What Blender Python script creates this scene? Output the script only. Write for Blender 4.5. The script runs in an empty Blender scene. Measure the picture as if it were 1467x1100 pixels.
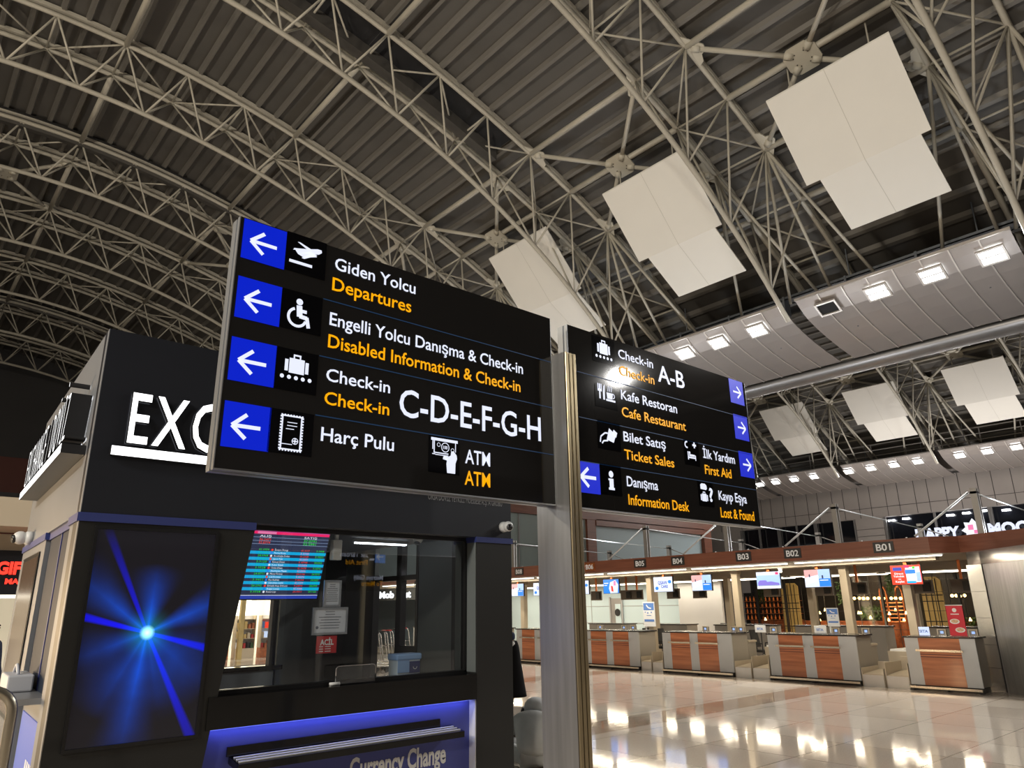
import bpy, bmesh, math, random
from mathutils import Vector, Matrix
random.seed(7)
SC = bpy.context.scene
COL = SC.collection
PI = math.pi

# ------------------------------------------------------------------ camera, world, exposure
F_PX = 1028.58
RIGHT = Vector((0.75632954, -0.65403225, -0.01440293))
DOWN = Vector((0.18281061, 0.23244087, -0.95527563))
FWD = Vector((0.6281289, 0.71987016, 0.29536594))
cam_d = bpy.data.cameras.new('camera')
cam_d.sensor_width = 36.0
cam_d.lens = F_PX / 1467.0 * 36.0
cam_d.clip_start = 0.05
cam_d.clip_end = 300
cam = bpy.data.objects.new('camera', cam_d)
COL.objects.link(cam)
UP, BK = -DOWN, -FWD
cam.matrix_world = Matrix(((RIGHT.x, UP.x, BK.x, 0), (RIGHT.y, UP.y, BK.y, 0), (RIGHT.z, UP.z, BK.z, 1.7), (0, 0, 0, 1)))
SC.camera = cam

W = bpy.data.worlds.new('hall_air'); SC.world = W; W.use_nodes = True
W.node_tree.nodes['Background'].inputs[0].default_value = (1.0, 0.9, 0.78, 1)
W.node_tree.nodes['Background'].inputs[1].default_value = 0.02

SC.view_settings.view_transform = 'Standard'
SC.view_settings.look = 'None'
SC.view_settings.gamma = 1.0
SC.view_settings.use_curve_mapping = False
SC.view_settings.exposure = 0.0
SC.cycles.max_bounces = 8
SC.cycles.diffuse_bounces = 4
SC.cycles.glossy_bounces = 4
SC.cycles.transparent_max_bounces = 12
SC.cycles.caustics_reflective = False
SC.cycles.caustics_refractive = False
SC.cycles.sample_clamp_indirect = 6.0

def lamp(name, kind, loc, power, col=(1, 1, 1), aim=None, size=0.4, size_y=None, parent=None, spread=None, spot=None):
    d = bpy.data.lights.new(name, kind)
    d.energy = power; d.color = col
    if kind == 'AREA':
        d.size = size
        if size_y: d.shape = 'RECTANGLE'; d.size_y = size_y
        if spread: d.spread = spread
    if kind == 'SPOT':
        d.spot_size = spot or 1.6; d.spot_blend = 0.6; d.shadow_soft_size = size
    o = bpy.data.objects.new(name, d); COL.objects.link(o)
    o.location = loc
    if aim is not None:
        v = Vector(aim) - Vector(loc)
        o.rotation_euler = v.to_track_quat('-Z', 'Y').to_euler()
    if parent is not None:
        o.parent = parent; o.location = Vector(loc) - OFF[parent.name]
    return o
OFF = {}

# added warm area lights, unseen on the hall's left side, lighting the vault
for k, y in enumerate((-6.0, 3.0, 12.0)):
    lamp('vault_warm_fill', 'AREA', (-12.5, y, 8.6), (1000, 1350, 950)[k], (1.0, 0.88, 0.70), aim=(13, y + 5, 13.5), size=1.6, size_y=0.6)
# added unseen cool fill behind the viewer, reaching the kiosk's left side
lamp('kiosk_cool_fill', 'AREA', (-9.0, 1.5, 9.5), 420, (0.86, 0.93, 1.0), aim=(2.0, 5.0, 1.5), size=1.6, size_y=0.8)

# cool uplights standing on the check-in canopy
for y in (4.5, 10.5, 16.5, 22.5): lamp('panel_fill', 'AREA', (18.6, y, 3.1), 115, (0.90, 0.95, 1.0), aim=(15.5, y, 11.5), size=0.8, size_y=0.4)
for y in (6.0, 12.0, 18.0): lamp('far_vault_fill', 'AREA', (42.5, y, 4.0), 260, (1.0, 0.95, 0.9), aim=(43.0, y, 11.5), size=0.8, size_y=0.4)  # added fill without a lamp of its own, brightening the second vault
# added low warm fill, giving the kiosk's left side its orange glow
lamp('kiosk_warm_fill', 'AREA', (-3.0, 12.0, 1.5), 75, (1.0, 0.70, 0.40), aim=(1.1, 7.6, 1.8), size=0.8, size_y=1.5, spread=1.4)

# ------------------------------------------------------------------ materials
MATS = {}
def mat(name, col, rough=0.5, metal=0.0, emit=None, es=0.0, var=0.0, scale=4.0, stretch=(1, 1, 1), bump=0.0, spec=0.5, col2=None, coat=0.0, mode='noise'):
    m = bpy.data.materials.new(name); m.use_nodes = True
    nt = m.node_tree; b = nt.nodes['Principled BSDF']
    b.inputs['Base Color'].default_value = (*col, 1); b.inputs['Roughness'].default_value = rough
    b.inputs['Metallic'].default_value = metal; b.inputs['Specular IOR Level'].default_value = spec
    if coat: b.inputs['Coat Weight'].default_value = coat; b.inputs['Coat Roughness'].default_value = 0.08
    if emit is not None:
        b.inputs['Emission Color'].default_value = (*emit, 1); b.inputs['Emission Strength'].default_value = es
    if var > 0 or bump > 0 or col2 is not None:
        tc = nt.nodes.new('ShaderNodeTexCoord'); mp = nt.nodes.new('ShaderNodeMapping')
        mp.inputs['Scale'].default_value = stretch
        nt.links.new(tc.outputs['Object'], mp.inputs['Vector'])
        tx = nt.nodes.new('ShaderNodeTexNoise'); tx.inputs['Scale'].default_value = scale; tx.inputs['Detail'].default_value = 4
        nt.links.new(mp.outputs['Vector'], tx.inputs['Vector'])
        if var > 0 or col2 is not None:
            r = nt.nodes.new('ShaderNodeValToRGB')
            c2 = col2 if col2 is not None else tuple(max(0, c * (1 - var)) for c in col)
            c1 = col if col2 is not None else tuple(min(1, c * (1 + var)) for c in col)
            r.color_ramp.elements[0].position = 0.35; r.color_ramp.elements[1].position = 0.65
            r.color_ramp.elements[0].color = (*c2, 1); r.color_ramp.elements[1].color = (*c1, 1)
            nt.links.new(tx.outputs['Fac'], r.inputs['Fac']); nt.links.new(r.outputs['Color'], b.inputs['Base Color'])
        if bump > 0:
            bn = nt.nodes.new('ShaderNodeBump'); bn.inputs['Strength'].default_value = bump; bn.inputs['Distance'].default_value = 0.02
            nt.links.new(tx.outputs['Fac'], bn.inputs['Height']); nt.links.new(bn.outputs['Normal'], b.inputs['Normal'])
    MATS[name] = m
    return m
def glow(name, col, es):
    return mat(name, tuple(0.15 * c for c in col), 0.35, 0, emit=col, es=es)
def glass(name, tint=(1, 1, 1), gloss=0.12, rough=0.0, ior=1.5):
    m = bpy.data.materials.new(name); m.use_nodes = True
    nt = m.node_tree; nt.nodes.clear()
    out = nt.nodes.new('ShaderNodeOutputMaterial'); mx = nt.nodes.new('ShaderNodeMixShader')
    tr = nt.nodes.new('ShaderNodeBsdfTransparent'); gl = nt.nodes.new('ShaderNodeBsdfGlossy')
    fr = nt.nodes.new('ShaderNodeFresnel'); fr.inputs['IOR'].default_value = ior
    mt = nt.nodes.new('ShaderNodeMath'); mt.operation = 'ADD'; mt.inputs[1].default_value = gloss; mt.use_clamp = True
    tr.inputs[0].default_value = (*tint, 1); gl.inputs[0].default_value = (0.95, 0.97, 1, 1); gl.inputs['Roughness'].default_value = rough
    nt.links.new(fr.outputs[0], mt.inputs[0]); nt.links.new(mt.outputs[0], mx.inputs[0])
    nt.links.new(tr.outputs[0], mx.inputs[1]); nt.links.new(gl.outputs[0], mx.inputs[2]); nt.links.new(mx.outputs[0], out.inputs[0])
    MATS[name] = m
    return m

mat('deck', (0.098, 0.092, 0.085), 0.62, 0.2, var=0.10, scale=0.5)
mat('deck_rib_lit', (0.175, 0.165, 0.15), 0.5, 0.2)  # deck tone lightened on the ribs, painting in the light they catch
mat('steel_paint', (0.50, 0.47, 0.40), 0.45, 0.0, var=0.05, scale=1.5)
mat('plate_paint', (0.56, 0.53, 0.45), 0.45)
mat('bolt', (0.10, 0.09, 0.08), 0.5, 0.5)
mat('dark_void', (0.012, 0.012, 0.014), 0.8)
mat('panel_white', (0.86, 0.84, 0.79), 0.55, var=0.015, scale=0.6)
mat('panel_seam', (0.62, 0.60, 0.55), 0.6)
mat('baffle', (0.36, 0.325, 0.31), 0.38, 0.25, var=0.03, scale=0.8)
mat('baffle_edge', (0.62, 0.58, 0.55), 0.35, 0.4)
mat('silver', (0.42, 0.42, 0.43), 0.42, 0.8, var=0.05, scale=2)
mat('steel_front', (0.62, 0.61, 0.60), 0.28, 0.55, var=0.04, scale=2)
mat('steel_brushed', (0.46, 0.46, 0.46), 0.32, 0.80, var=0.10, scale=3, stretch=(6, 6, 0.35), bump=0.03)
mat('steel_wavy', (0.52, 0.51, 0.50), 0.20, 0.9, var=0.04, scale=1.2, bump=0.10)
mat('bronze_groove', (0.46, 0.38, 0.24), 0.30, 0.9, var=0.05, scale=3)
mat('groove_dark', (0.05, 0.04, 0.03), 0.5, 0.3)
mat('sign_face', (0.017, 0.0165, 0.0165), 0.075, 0.0, spec=0.4)
mat('sign_tile_black', (0.003, 0.003, 0.004), 0.075, spec=0.3)
mat('alu', (0.55, 0.57, 0.60), 0.35, 0.85)
mat('alu_dark', (0.22, 0.24, 0.27), 0.4, 0.7)
mat('divider_blue', (0.012, 0.045, 0.12), 0.4, emit=(0.02, 0.09, 0.25), es=0.18)
glow('lit_blue', (0.001, 0.014, 0.56), 1.0)
glow('lit_white', (0.80, 0.84, 1.0), 1.0)
glow('lit_amber', (1.0, 0.42, 0.0), 1.0)
glow('letter_white', (1.0, 1.0, 1.0), 2.6)
mat('letter_side', (0.02, 0.02, 0.022), 0.4)
mat('kiosk_dark', (0.018, 0.020, 0.027), 0.38, 0.15, var=0.06, scale=1.0)
mat('kiosk_frame', (0.022, 0.022, 0.021), 0.42, 0.1)
mat('kiosk_side', (0.22, 0.232, 0.255), 0.40, 0.2, var=0.04, scale=1.0)
mat('kiosk_blue', (0.035, 0.050, 0.20), 0.45)
mat('kiosk_front_blue', (0.075, 0.090, 0.34), 0.45, var=0.03, scale=1)
mat('gloss_black', (0.006, 0.006, 0.006), 0.10)
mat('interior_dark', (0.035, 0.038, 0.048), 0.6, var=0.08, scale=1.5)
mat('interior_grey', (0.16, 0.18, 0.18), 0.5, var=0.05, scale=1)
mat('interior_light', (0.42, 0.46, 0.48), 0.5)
glow('led_blue', (0.20, 0.26, 1.0), 2.0)
glow('led_white', (1.0, 0.90, 0.72), 7.0)
glow('led_cool', (0.95, 0.98, 1.0), 8.0)
glow('flood_lens', (0.95, 1.0, 1.0), 12.0)
mat('plastic_white', (0.75, 0.76, 0.76), 0.35)
mat('plastic_black', (0.012, 0.012, 0.013), 0.3)
mat('paper', (0.72, 0.74, 0.80), 0.7)
mat('ink', (0.16, 0.17, 0.22), 0.8)
mat('red_sticker', (0.55, 0.025, 0.03), 0.5)
mat('white_print', (0.85, 0.85, 0.85), 0.6)
mat('grey_print', (0.30, 0.31, 0.33), 0.6)
mat('wood_panel', (0.50, 0.175, 0.072), 0.32, col2=(0.33, 0.102, 0.042), scale=1.6, stretch=(1, 0.5, 8), coat=0.2)
mat('wood_fascia', (0.20, 0.072, 0.042), 0.38, col2=(0.155, 0.052, 0.030), scale=2.0, stretch=(1, 0.4, 10))
mat('wood_brown', (0.22, 0.075, 0.04), 0.42, col2=(0.17, 0.055, 0.03), scale=2.0, stretch=(0.4, 0.4, 8))
mat('wood_shutter', (0.58, 0.43, 0.17), 0.55, col2=(0.48, 0.35, 0.13), scale=2.5, stretch=(1, 6, 0.5))
mat('desk_grey', (0.46, 0.47, 0.48), 0.40, 0.3, var=0.03, scale=2)
mat('desk_side', (0.30, 0.27, 0.23), 0.45)
mat('desk_top', (0.03, 0.028, 0.028), 0.25)
mat('rail_steel', (0.78, 0.70, 0.58), 0.25, 0.9)
mat('beige_metal', (0.52, 0.45, 0.35), 0.4, 0.35, var=0.03, scale=2)
mat('column_paint', (0.50, 0.43, 0.33), 0.4, 0.2)
mat('soffit', (0.42, 0.37, 0.31), 0.45, 0.2)
mat('plate_dark', (0.022, 0.022, 0.024), 0.4)
mat('wall_panel', (0.40, 0.365, 0.35), 0.5, 0.1, var=0.03, scale=0.7)
mat('wall_pale', (0.43, 0.54, 0.60), 0.5, var=0.02, scale=0.6)
mat('wall_grey', (0.35, 0.35, 0.36), 0.6, var=0.04, scale=0.6)
mat('seam', (0.07, 0.065, 0.065), 0.6)
mat('dark_glass', (0.012, 0.013, 0.018), 0.06)
mat('side_glass', (0.022, 0.030, 0.050), 0.55, spec=0.15)
mat('pale_glass', (0.33, 0.40, 0.40), 0.18, var=0.12, scale=0.35, stretch=(1, 1, 0.2))
mat('mullion', (0.28, 0.27, 0.27), 0.4, 0.5)
mat('mast_grey', (0.26, 0.245, 0.23), 0.45, 0.4)
mat('rod_white', (0.50, 0.52, 0.53), 0.35, 0.3)
mat('end_dark', (0.045, 0.043, 0.045), 0.6, var=0.1, scale=0.3)
mat('end_red', (0.13, 0.035, 0.025), 0.5)
mat('end_grey', (0.075, 0.072, 0.078), 0.6)
mat('rest_dark', (0.016, 0.014, 0.013), 0.5)
mat('copper', (0.62, 0.20, 0.07), 0.3, 0.8)
mat('leaf', (0.035, 0.085, 0.022), 0.5, var=0.3, scale=8)
mat('brick_warm', (0.42, 0.13, 0.05), 0.6, var=0.3, scale=9)
glow('bulb', (1.0, 0.66, 0.24), 9.0)
glow('bulb_small', (1.0, 0.70, 0.30), 12.0)
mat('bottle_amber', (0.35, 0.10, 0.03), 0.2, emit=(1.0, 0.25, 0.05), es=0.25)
mat('poster_red', (0.52, 0.02, 0.035), 0.45, emit=(0.6, 0.02, 0.04), es=0.12)
mat('poster_white', (0.74, 0.76, 0.80), 0.45)
mat('poster_blue', (0.10, 0.22, 0.58), 0.45)
mat('food', (0.65, 0.45, 0.28), 0.6, var=0.3, scale=40)
mat('skin', (0.45, 0.28, 0.20), 0.55)
mat('skin_dark', (0.16, 0.085, 0.055), 0.55)
mat('hair_black', (0.012, 0.010, 0.010), 0.5)
mat('cloth_grey', (0.60, 0.61, 0.61), 0.9, var=0.06, scale=5, bump=0.5)
mat('cloth_navy', (0.020, 0.028, 0.065), 0.9)
mat('cloth_black', (0.006, 0.006, 0.007), 0.95, spec=0.1)
mat('cloth_white', (0.62, 0.62, 0.62), 0.9)
mat('denim', (0.025, 0.045, 0.14), 0.9)
mat('shoe', (0.03, 0.03, 0.03), 0.6)
mat('jug_blue', (0.30, 0.48, 0.80), 0.35)
mat('jug_clear', (0.60, 0.68, 0.74), 0.25)
mat('label_navy', (0.010, 0.022, 0.14), 0.4)
mat('chrome', (0.75, 0.75, 0.77), 0.12, 1.0)
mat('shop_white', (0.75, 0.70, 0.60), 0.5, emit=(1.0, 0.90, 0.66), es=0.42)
mat('shop_beige', (0.52, 0.44, 0.33), 0.5)
mat('shop_sign_black', (0.012, 0.012, 0.016), 0.35)
glow('red_neon', (1.0, 0.035, 0.02), 2.2)
glow('shop_light', (1.0, 0.92, 0.74), 3.0)
mat('trolley_steel', (0.55, 0.55, 0.56), 0.25, 0.9)
mat('trolley_red', (0.40, 0.02, 0.02), 0.4)
mat('rubber', (0.015, 0.015, 0.015), 0.7)
mat('lcd_off', (0.11, 0.075, 0.055), 0.2)
mat('side_blue', (0.08, 0.14, 0.52), 0.4, emit=(0.06, 0.12, 0.6), es=0.25)
mat('barrier_metal', (0.42, 0.38, 0.30), 0.28, 0.9)
mat('box_white', (0.58, 0.60, 0.66), 0.45)
mat('chair_black', (0.015, 0.015, 0.016), 0.6)
mat('speaker_brown', (0.16, 0.13, 0.105), 0.5)
glass('kiosk_glass', (0.86, 0.90, 0.92), 0.05)
glass('clear_acrylic', (0.93, 0.95, 0.96), 0.03)
glass('partition_glass', (0.92, 0.92, 0.92), 0.0, ior=1.12)
for nm, c, s in (('px_red', (1.0, 0.05, 0.02), 1.0), ('px_blue', (0.02, 0.22, 0.90), 1.0), ('px_cyan', (0.0, 0.42, 0.80), 1.0), ('px_sky', (0.36, 0.55, 1.0), 1.0), ('px_pale', (0.66, 0.76, 1.0), 1.0),
                 ('px_white', (0.92, 0.93, 1.0), 1.0), ('px_pink', (0.80, 0.40, 0.42), 0.9), ('px_navy', (0.020, 0.028, 0.070), 1.0), ('px_violet', (0.22, 0.18, 0.70), 0.9), ('px_green', (0.02, 0.85, 0.05), 1.0),
                 ('px_teal', (0.0, 0.70, 0.45), 1.0), ('px_magenta', (1.0, 0.01, 0.14), 1.0), ('px_rose', (0.9, 0.22, 0.45), 1.0), ('px_dkblue', (0.02, 0.05, 0.42), 1.0), ('px_steel', (0.30, 0.40, 0.62), 0.9)):
    glow(nm, c, s)

def floor_material():
    m = bpy.data.materials.new('granite_floor'); m.use_nodes = True
    nt = m.node_tree; b = nt.nodes['Principled BSDF']
    tc = nt.nodes.new('ShaderNodeTexCoord')
    br = nt.nodes.new('ShaderNodeTexBrick'); br.offset = 0.0
    br.inputs['Scale'].default_value = 1.0; br.inputs['Brick Width'].default_value = 1.2; br.inputs['Row Height'].default_value = 1.2
    br.inputs['Mortar Size'].default_value = 0.006; br.inputs['Mortar'].default_value = (0.20, 0.16, 0.12, 1)
    br.inputs['Color1'].default_value = (0.63, 0.56, 0.48, 1); br.inputs['Color2'].default_value = (0.54, 0.465, 0.39, 1)
    nt.links.new(tc.outputs['Object'], br.inputs['Vector'])
    nz = nt.nodes.new('ShaderNodeTexNoise'); nz.inputs['Scale'].default_value = 60; nz.inputs['Detail'].default_value = 3
    nt.links.new(tc.outputs['Object'], nz.inputs['Vector'])
    # darker granite bands crossing the hall
    wv = nt.nodes.new('ShaderNodeTexWave'); wv.wave_type = 'BANDS'; wv.bands_direction = 'Y'; wv.inputs['Scale'].default_value = 0.0524; wv.inputs['Phase Offset'].default_value = 1.2
    nt.links.new(tc.outputs['Object'], wv.inputs['Vector'])
    rp = nt.nodes.new('ShaderNodeValToRGB'); rp.color_ramp.elements[0].position = 0.955; rp.color_ramp.elements[1].position = 0.965
    rp.color_ramp.elements[0].color = (1, 1, 1, 1); rp.color_ramp.elements[1].color = (0.66, 0.56, 0.50, 1)
    nt.links.new(wv.outputs['Fac'], rp.inputs['Fac'])
    m1 = nt.nodes.new('ShaderNodeMixRGB'); m1.blend_type = 'MULTIPLY'; m1.inputs[0].default_value = 1.0
    nt.links.new(br.outputs['Color'], m1.inputs[1]); nt.links.new(rp.outputs['Color'], m1.inputs[2])
    m2 = nt.nodes.new('ShaderNodeMixRGB'); m2.blend_type = 'OVERLAY'; m2.inputs[0].default_value = 0.25
    nt.links.new(m1.outputs[0], m2.inputs[1]); nt.links.new(nz.outputs['Fac'], m2.inputs[2])
    nt.links.new(m2.outputs[0], b.inputs['Base Color'])
    b.inputs['Roughness'].default_value = 0.07; b.inputs['Specular IOR Level'].default_value = 0.6
    b.inputs['IOR'].default_value = 1.6
    n2 = nt.nodes.new('ShaderNodeTexNoise'); n2.inputs['Scale'].default_value = 1.6; n2.inputs['Detail'].default_value = 2
    mp2 = nt.nodes.new('ShaderNodeMapping'); mp2.inputs['Scale'].default_value = (0.5, 5.0, 1.0)
    nt.links.new(tc.outputs['Object'], mp2.inputs['Vector']); nt.links.new(mp2.outputs['Vector'], n2.inputs['Vector'])
    bp = nt.nodes.new('ShaderNodeBump'); bp.inputs['Strength'].default_value = 0.035; bp.inputs['Distance'].default_value = 0.02
    nt.links.new(n2.outputs['Fac'], bp.inputs['Height']); nt.links.new(bp.outputs['Normal'], b.inputs['Normal'])
    MATS['granite_floor'] = m
floor_material()

def screen_burst_material():
    # the advertising film: blue light rays bursting from one bright point, playing on a backlit screen
    m = bpy.data.materials.new('burst_screen'); m.use_nodes = True
    nt = m.node_tree; b = nt.nodes['Principled BSDF']; L = nt.links.new
    b.inputs['Base Color'].default_value = (0.01, 0.01, 0.012, 1); b.inputs['Roughness'].default_value = 0.12
    tc = nt.nodes.new('ShaderNodeTexCoord'); sp = nt.nodes.new('ShaderNodeSeparateXYZ'); L(tc.outputs['Object'], sp.inputs[0])
    def mth(op, a, bb=None, cl=False):
        n = nt.nodes.new('ShaderNodeMath'); n.operation = op; n.use_clamp = cl
        for i, v in enumerate((a, bb)):
            if v is None: continue
            if isinstance(v, (int, float)): n.inputs[i].default_value = v
            else: L(v, n.inputs[i])
        return n.outputs[0]
    x = mth('SUBTRACT', sp.outputs['X'], 0.411); z = mth('SUBTRACT', sp.outputs['Z'], 0.706)
    r = mth('SQRT', mth('ADD', mth('MULTIPLY', x, x), mth('MULTIPLY', z, z)))
    ang = mth('ARCTAN2', z, x)
    def beam(deg, w0, w1, length):
        ca, sa = math.cos(math.radians(deg)), math.sin(math.radians(deg))
        al = mth('ADD', mth('MULTIPLY', x, ca), mth('MULTIPLY', z, sa)); pe = mth('ABSOLUTE', mth('SUBTRACT', mth('MULTIPLY', z, ca), mth('MULTIPLY', x, sa)))
        wd = mth('ADD', w0, mth('MULTIPLY', al, w1))
        a = mth('MULTIPLY', mth('SUBTRACT', 1.0, mth('DIVIDE', pe, wd), True), 1.8, True)
        return mth('MULTIPLY', mth('MULTIPLY', a, mth('GREATER_THAN', al, 0.0)), mth('SUBTRACT', 1.0, mth('DIVIDE', al, length), True))
    beams = None
    for (dg, w0, w1, ln, g) in ((116, 0.012, 0.030, 0.80, 0.95), (164.5, 0.012, 0.045, 0.95, 1.5), (-16, 0.012, 0.050, 1.0, 1.35), (-62.4, 0.012, 0.035, 1.25, 1.05)):
        v = mth('MULTIPLY', beam(dg, w0, w1, ln), g)
        beams = v if beams is None else mth('ADD', beams, v)
    nz = nt.nodes.new('ShaderNodeTexNoise'); nz.inputs['Scale'].default_value = 6.0; L(tc.outputs['Object'], nz.inputs['Vector'])
    total = None
    for (dg, wd, ln, so, g) in ((24, 20, 0.70, 1.6, 0.85), (141, 22, 0.70, 1.6, 0.70), (88, 30, 0.48, 1.6, 0.85), (-96, 18, 0.85, 1.6, 0.75), (-118, 34, 0.60, 1.8, 0.55), (-160, 32, 0.50, 1.6, 0.55), (-40, 60, 0.62, 1.8, 0.50), (-75, 30, 0.55, 1.5, 0.4)):
        d = mth('SUBTRACT', ang, math.radians(dg)); d = mth('ABSOLUTE', mth('ARCTAN2', mth('SINE', d), mth('COSINE', d)))
        a_ = mth('POWER', mth('SUBTRACT', 1.0, mth('DIVIDE', d, math.radians(wd)), True), so)
        f_ = mth('POWER', mth('SUBTRACT', 1.0, mth('DIVIDE', r, ln), True), 1.15)
        v = mth('MULTIPLY', mth('MULTIPLY', a_, f_), g)
        total = v if total is None else mth('ADD', total, v)
    total = mth('MULTIPLY', total, mth('ADD', 0.55, mth('MULTIPLY', nz.outputs['Fac'], 0.9)))
    halo = mth('POWER', mth('SUBTRACT', 1.0, mth('DIVIDE', r, 0.22), True), 2.5)
    core = mth('POWER', mth('SUBTRACT', 1.0, mth('DIVIDE', r, 0.055), True), 1.3)
    tot = mth('ADD', total, mth('MULTIPLY', halo, 0.5))
    cx = nt.nodes.new('ShaderNodeCombineXYZ')
    L(mth('ADD', mth('MULTIPLY', core, 1.0), 0.007), cx.inputs[0])
    L(mth('ADD', mth('ADD', mth('MULTIPLY', core, 2.4), mth('MULTIPLY', halo, 0.22)), mth('ADD', 0.006, mth('MULTIPLY', tot, 0.11))), cx.inputs[1])
    L(mth('ADD', mth('ADD', mth('MULTIPLY', core, 2.2), mth('MULTIPLY', beams, 0.75)), mth('ADD', 0.008, mth('MULTIPLY', tot, 0.95))), cx.inputs[2])
    L(cx.outputs[0], b.inputs['Emission Color']); b.inputs['Emission Strength'].default_value = 1.0
    MATS['burst_screen'] = m
screen_burst_material()

# ------------------------------------------------------------------ geometry helpers
def root_off(o):
    while o.parent is not None: o = o.parent
    return OFF.get(o.name, Vector((0, 0, 0)))

class G:
    def __init__(s): s.v = []; s.f = []; s.m = []
    def quad(s, pts, m=0):
        n = len(s.v); s.v += [tuple(p) for p in pts]; s.f.append(tuple(range(n, n + len(pts)))); s.m.append(m); return s
    def hexa(s, p, m=0):
        n = len(s.v); s.v += [tuple(q) for q in p]
        for f in ((0, 3, 2, 1), (4, 5, 6, 7), (0, 1, 5, 4), (1, 2, 6, 5), (2, 3, 7, 6), (3, 0, 4, 7)):
            s.f.append(tuple(n + i for i in f)); s.m.append(m)
        return s
    def box(s, x0, x1, y0, y1, z0, z1, m=0):
        return s.hexa([(x0, y0, z0), (x1, y0, z0), (x1, y1, z0), (x0, y1, z0), (x0, y0, z1), (x1, y0, z1), (x1, y1, z1), (x0, y1, z1)], m)
    def tube(s, p, q, r, n=8, m=0, r2=None, cap=True):
        p = Vector(p); q = Vector(q); d = (q - p).normalized(); a = d.orthogonal().normalized(); b = d.cross(a); r2 = r if r2 is None else r2
        k = len(s.v)
        for c, rr in ((p, r), (q, r2)):
            for i in range(n):
                t = 2 * PI * i / n; s.v.append(tuple(c + (a * math.cos(t) + b * math.sin(t)) * rr))
        for i in range(n):
            j = (i + 1) % n; s.f.append((k + i, k + j, k + n + j, k + n + i)); s.m.append(m)
        if cap:
            s.f.append(tuple(k + i for i in reversed(range(n)))); s.m.append(m); s.f.append(tuple(k + n + i for i in range(n))); s.m.append(m)
        return s
    def path(s, pts, r, n=8, m=0):
        pts = [Vector(p) for p in pts]; k = len(s.v); prev = None
        for i, p in enumerate(pts):
            d = (pts[min(i + 1, len(pts) - 1)] - pts[max(i - 1, 0)]).normalized()
            a = d.orthogonal().normalized() if prev is None else (prev - d * prev.dot(d)).normalized()
            prev = a; b = d.cross(a)
            for j in range(n):
                t = 2 * PI * j / n; s.v.append(tuple(p + (a * math.cos(t) + b * math.sin(t)) * r))
        for i in range(len(pts) - 1):
            for j in range(n):
                jj = (j + 1) % n; s.f.append((k + i * n + j, k + i * n + jj, k + (i + 1) * n + jj, k + (i + 1) * n + j)); s.m.append(m)
        s.f.append(tuple(k + j for j in reversed(range(n)))); s.m.append(m); e = k + (len(pts) - 1) * n
        s.f.append(tuple(e + j for j in range(n))); s.m.append(m)
        return s
    def prism(s, poly, fr, w0, w1, m=0, mside=None, back=True):
        """poly: (u,v) outline, fr maps (u,v,w) to the place"""
        n = len(poly); k = len(s.v)
        for w in (w0, w1):
            for u, v in poly: s.v.append(tuple(fr(u, v, w)))
        if back: s.f.append(tuple(k + i for i in reversed(range(n)))); s.m.append(m if mside is None else mside)
        s.f.append(tuple(k + n + i for i in range(n))); s.m.append(m)
        for i in range(n):
            j = (i + 1) % n; s.f.append((k + i, k + j, k + n + j, k + n + i)); s.m.append(m if mside is None else mside)
        return s
    def ball(s, c, r, m=0, nu=10, nv=7, sx=1, sy=1, sz=1):
        k = len(s.v); c = Vector(c)
        s.v.append((c.x, c.y, c.z + r * sz))
        for i in range(1, nv):
            t = PI * i / nv
            for j in range(nu):
                a = 2 * PI * j / nu; s.v.append((c.x + r * sx * math.sin(t) * math.cos(a), c.y + r * sy * math.sin(t) * math.sin(a), c.z + r * sz * math.cos(t)))
        s.v.append((c.x, c.y, c.z - r * sz)); e = len(s.v) - 1
        for j in range(nu):
            jj = (j + 1) % nu
            s.f.append((k, k + 1 + j, k + 1 + jj)); s.m.append(m); s.f.append((e, k + 1 + (nv - 2) * nu + jj, k + 1 + (nv - 2) * nu + j)); s.m.append(m)
            for i in range(nv - 2):
                a = k + 1 + i * nu; s.f.append((a + j, a + nu + j, a + nu + jj, a + jj)); s.m.append(m)
        return s
    def strip(s, A, B, m=0):
        k = len(s.v); n = len(A); s.v += [tuple(p) for p in A] + [tuple(p) for p in B]
        for i in range(n - 1): s.f.append((k + i, k + i + 1, k + n + i + 1, k + n + i)); s.m.append(m)
        return s
    def mesh(s, name, mats, off, smooth=False):
        me = bpy.data.meshes.new(name)
        me.from_pydata([tuple(Vector(p) - off) for p in s.v], [], s.f)
        for q in (mats if isinstance(mats, (list, tuple)) else [mats]): me.materials.append(MATS[q])
        for p, mi in zip(me.polygons, s.m): p.material_index = mi; p.use_smooth = smooth
        bm = bmesh.new(); bm.from_mesh(me); bmesh.ops.recalc_face_normals(bm, faces=bm.faces); bm.to_mesh(me); bm.free()
        me.update(); return me
    def build(s, name, mats, parent=None, smooth=False, bevel=0.0, loc=None):
        off = root_off(parent) if parent is not None else (Vector(loc) if loc is not None else Vector((0, 0, 0)))
        o = bpy.data.objects.new(name, s.mesh(name, mats, off, smooth)); COL.objects.link(o)
        if parent is not None: o.parent = parent
        else: o.location = off; OFF[o.name] = off
        if bevel:
            b = o.modifiers.new('bevel', 'BEVEL'); b.width = bevel; b.segments = 2; b.limit_method = 'ANGLE'
        return o

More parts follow.
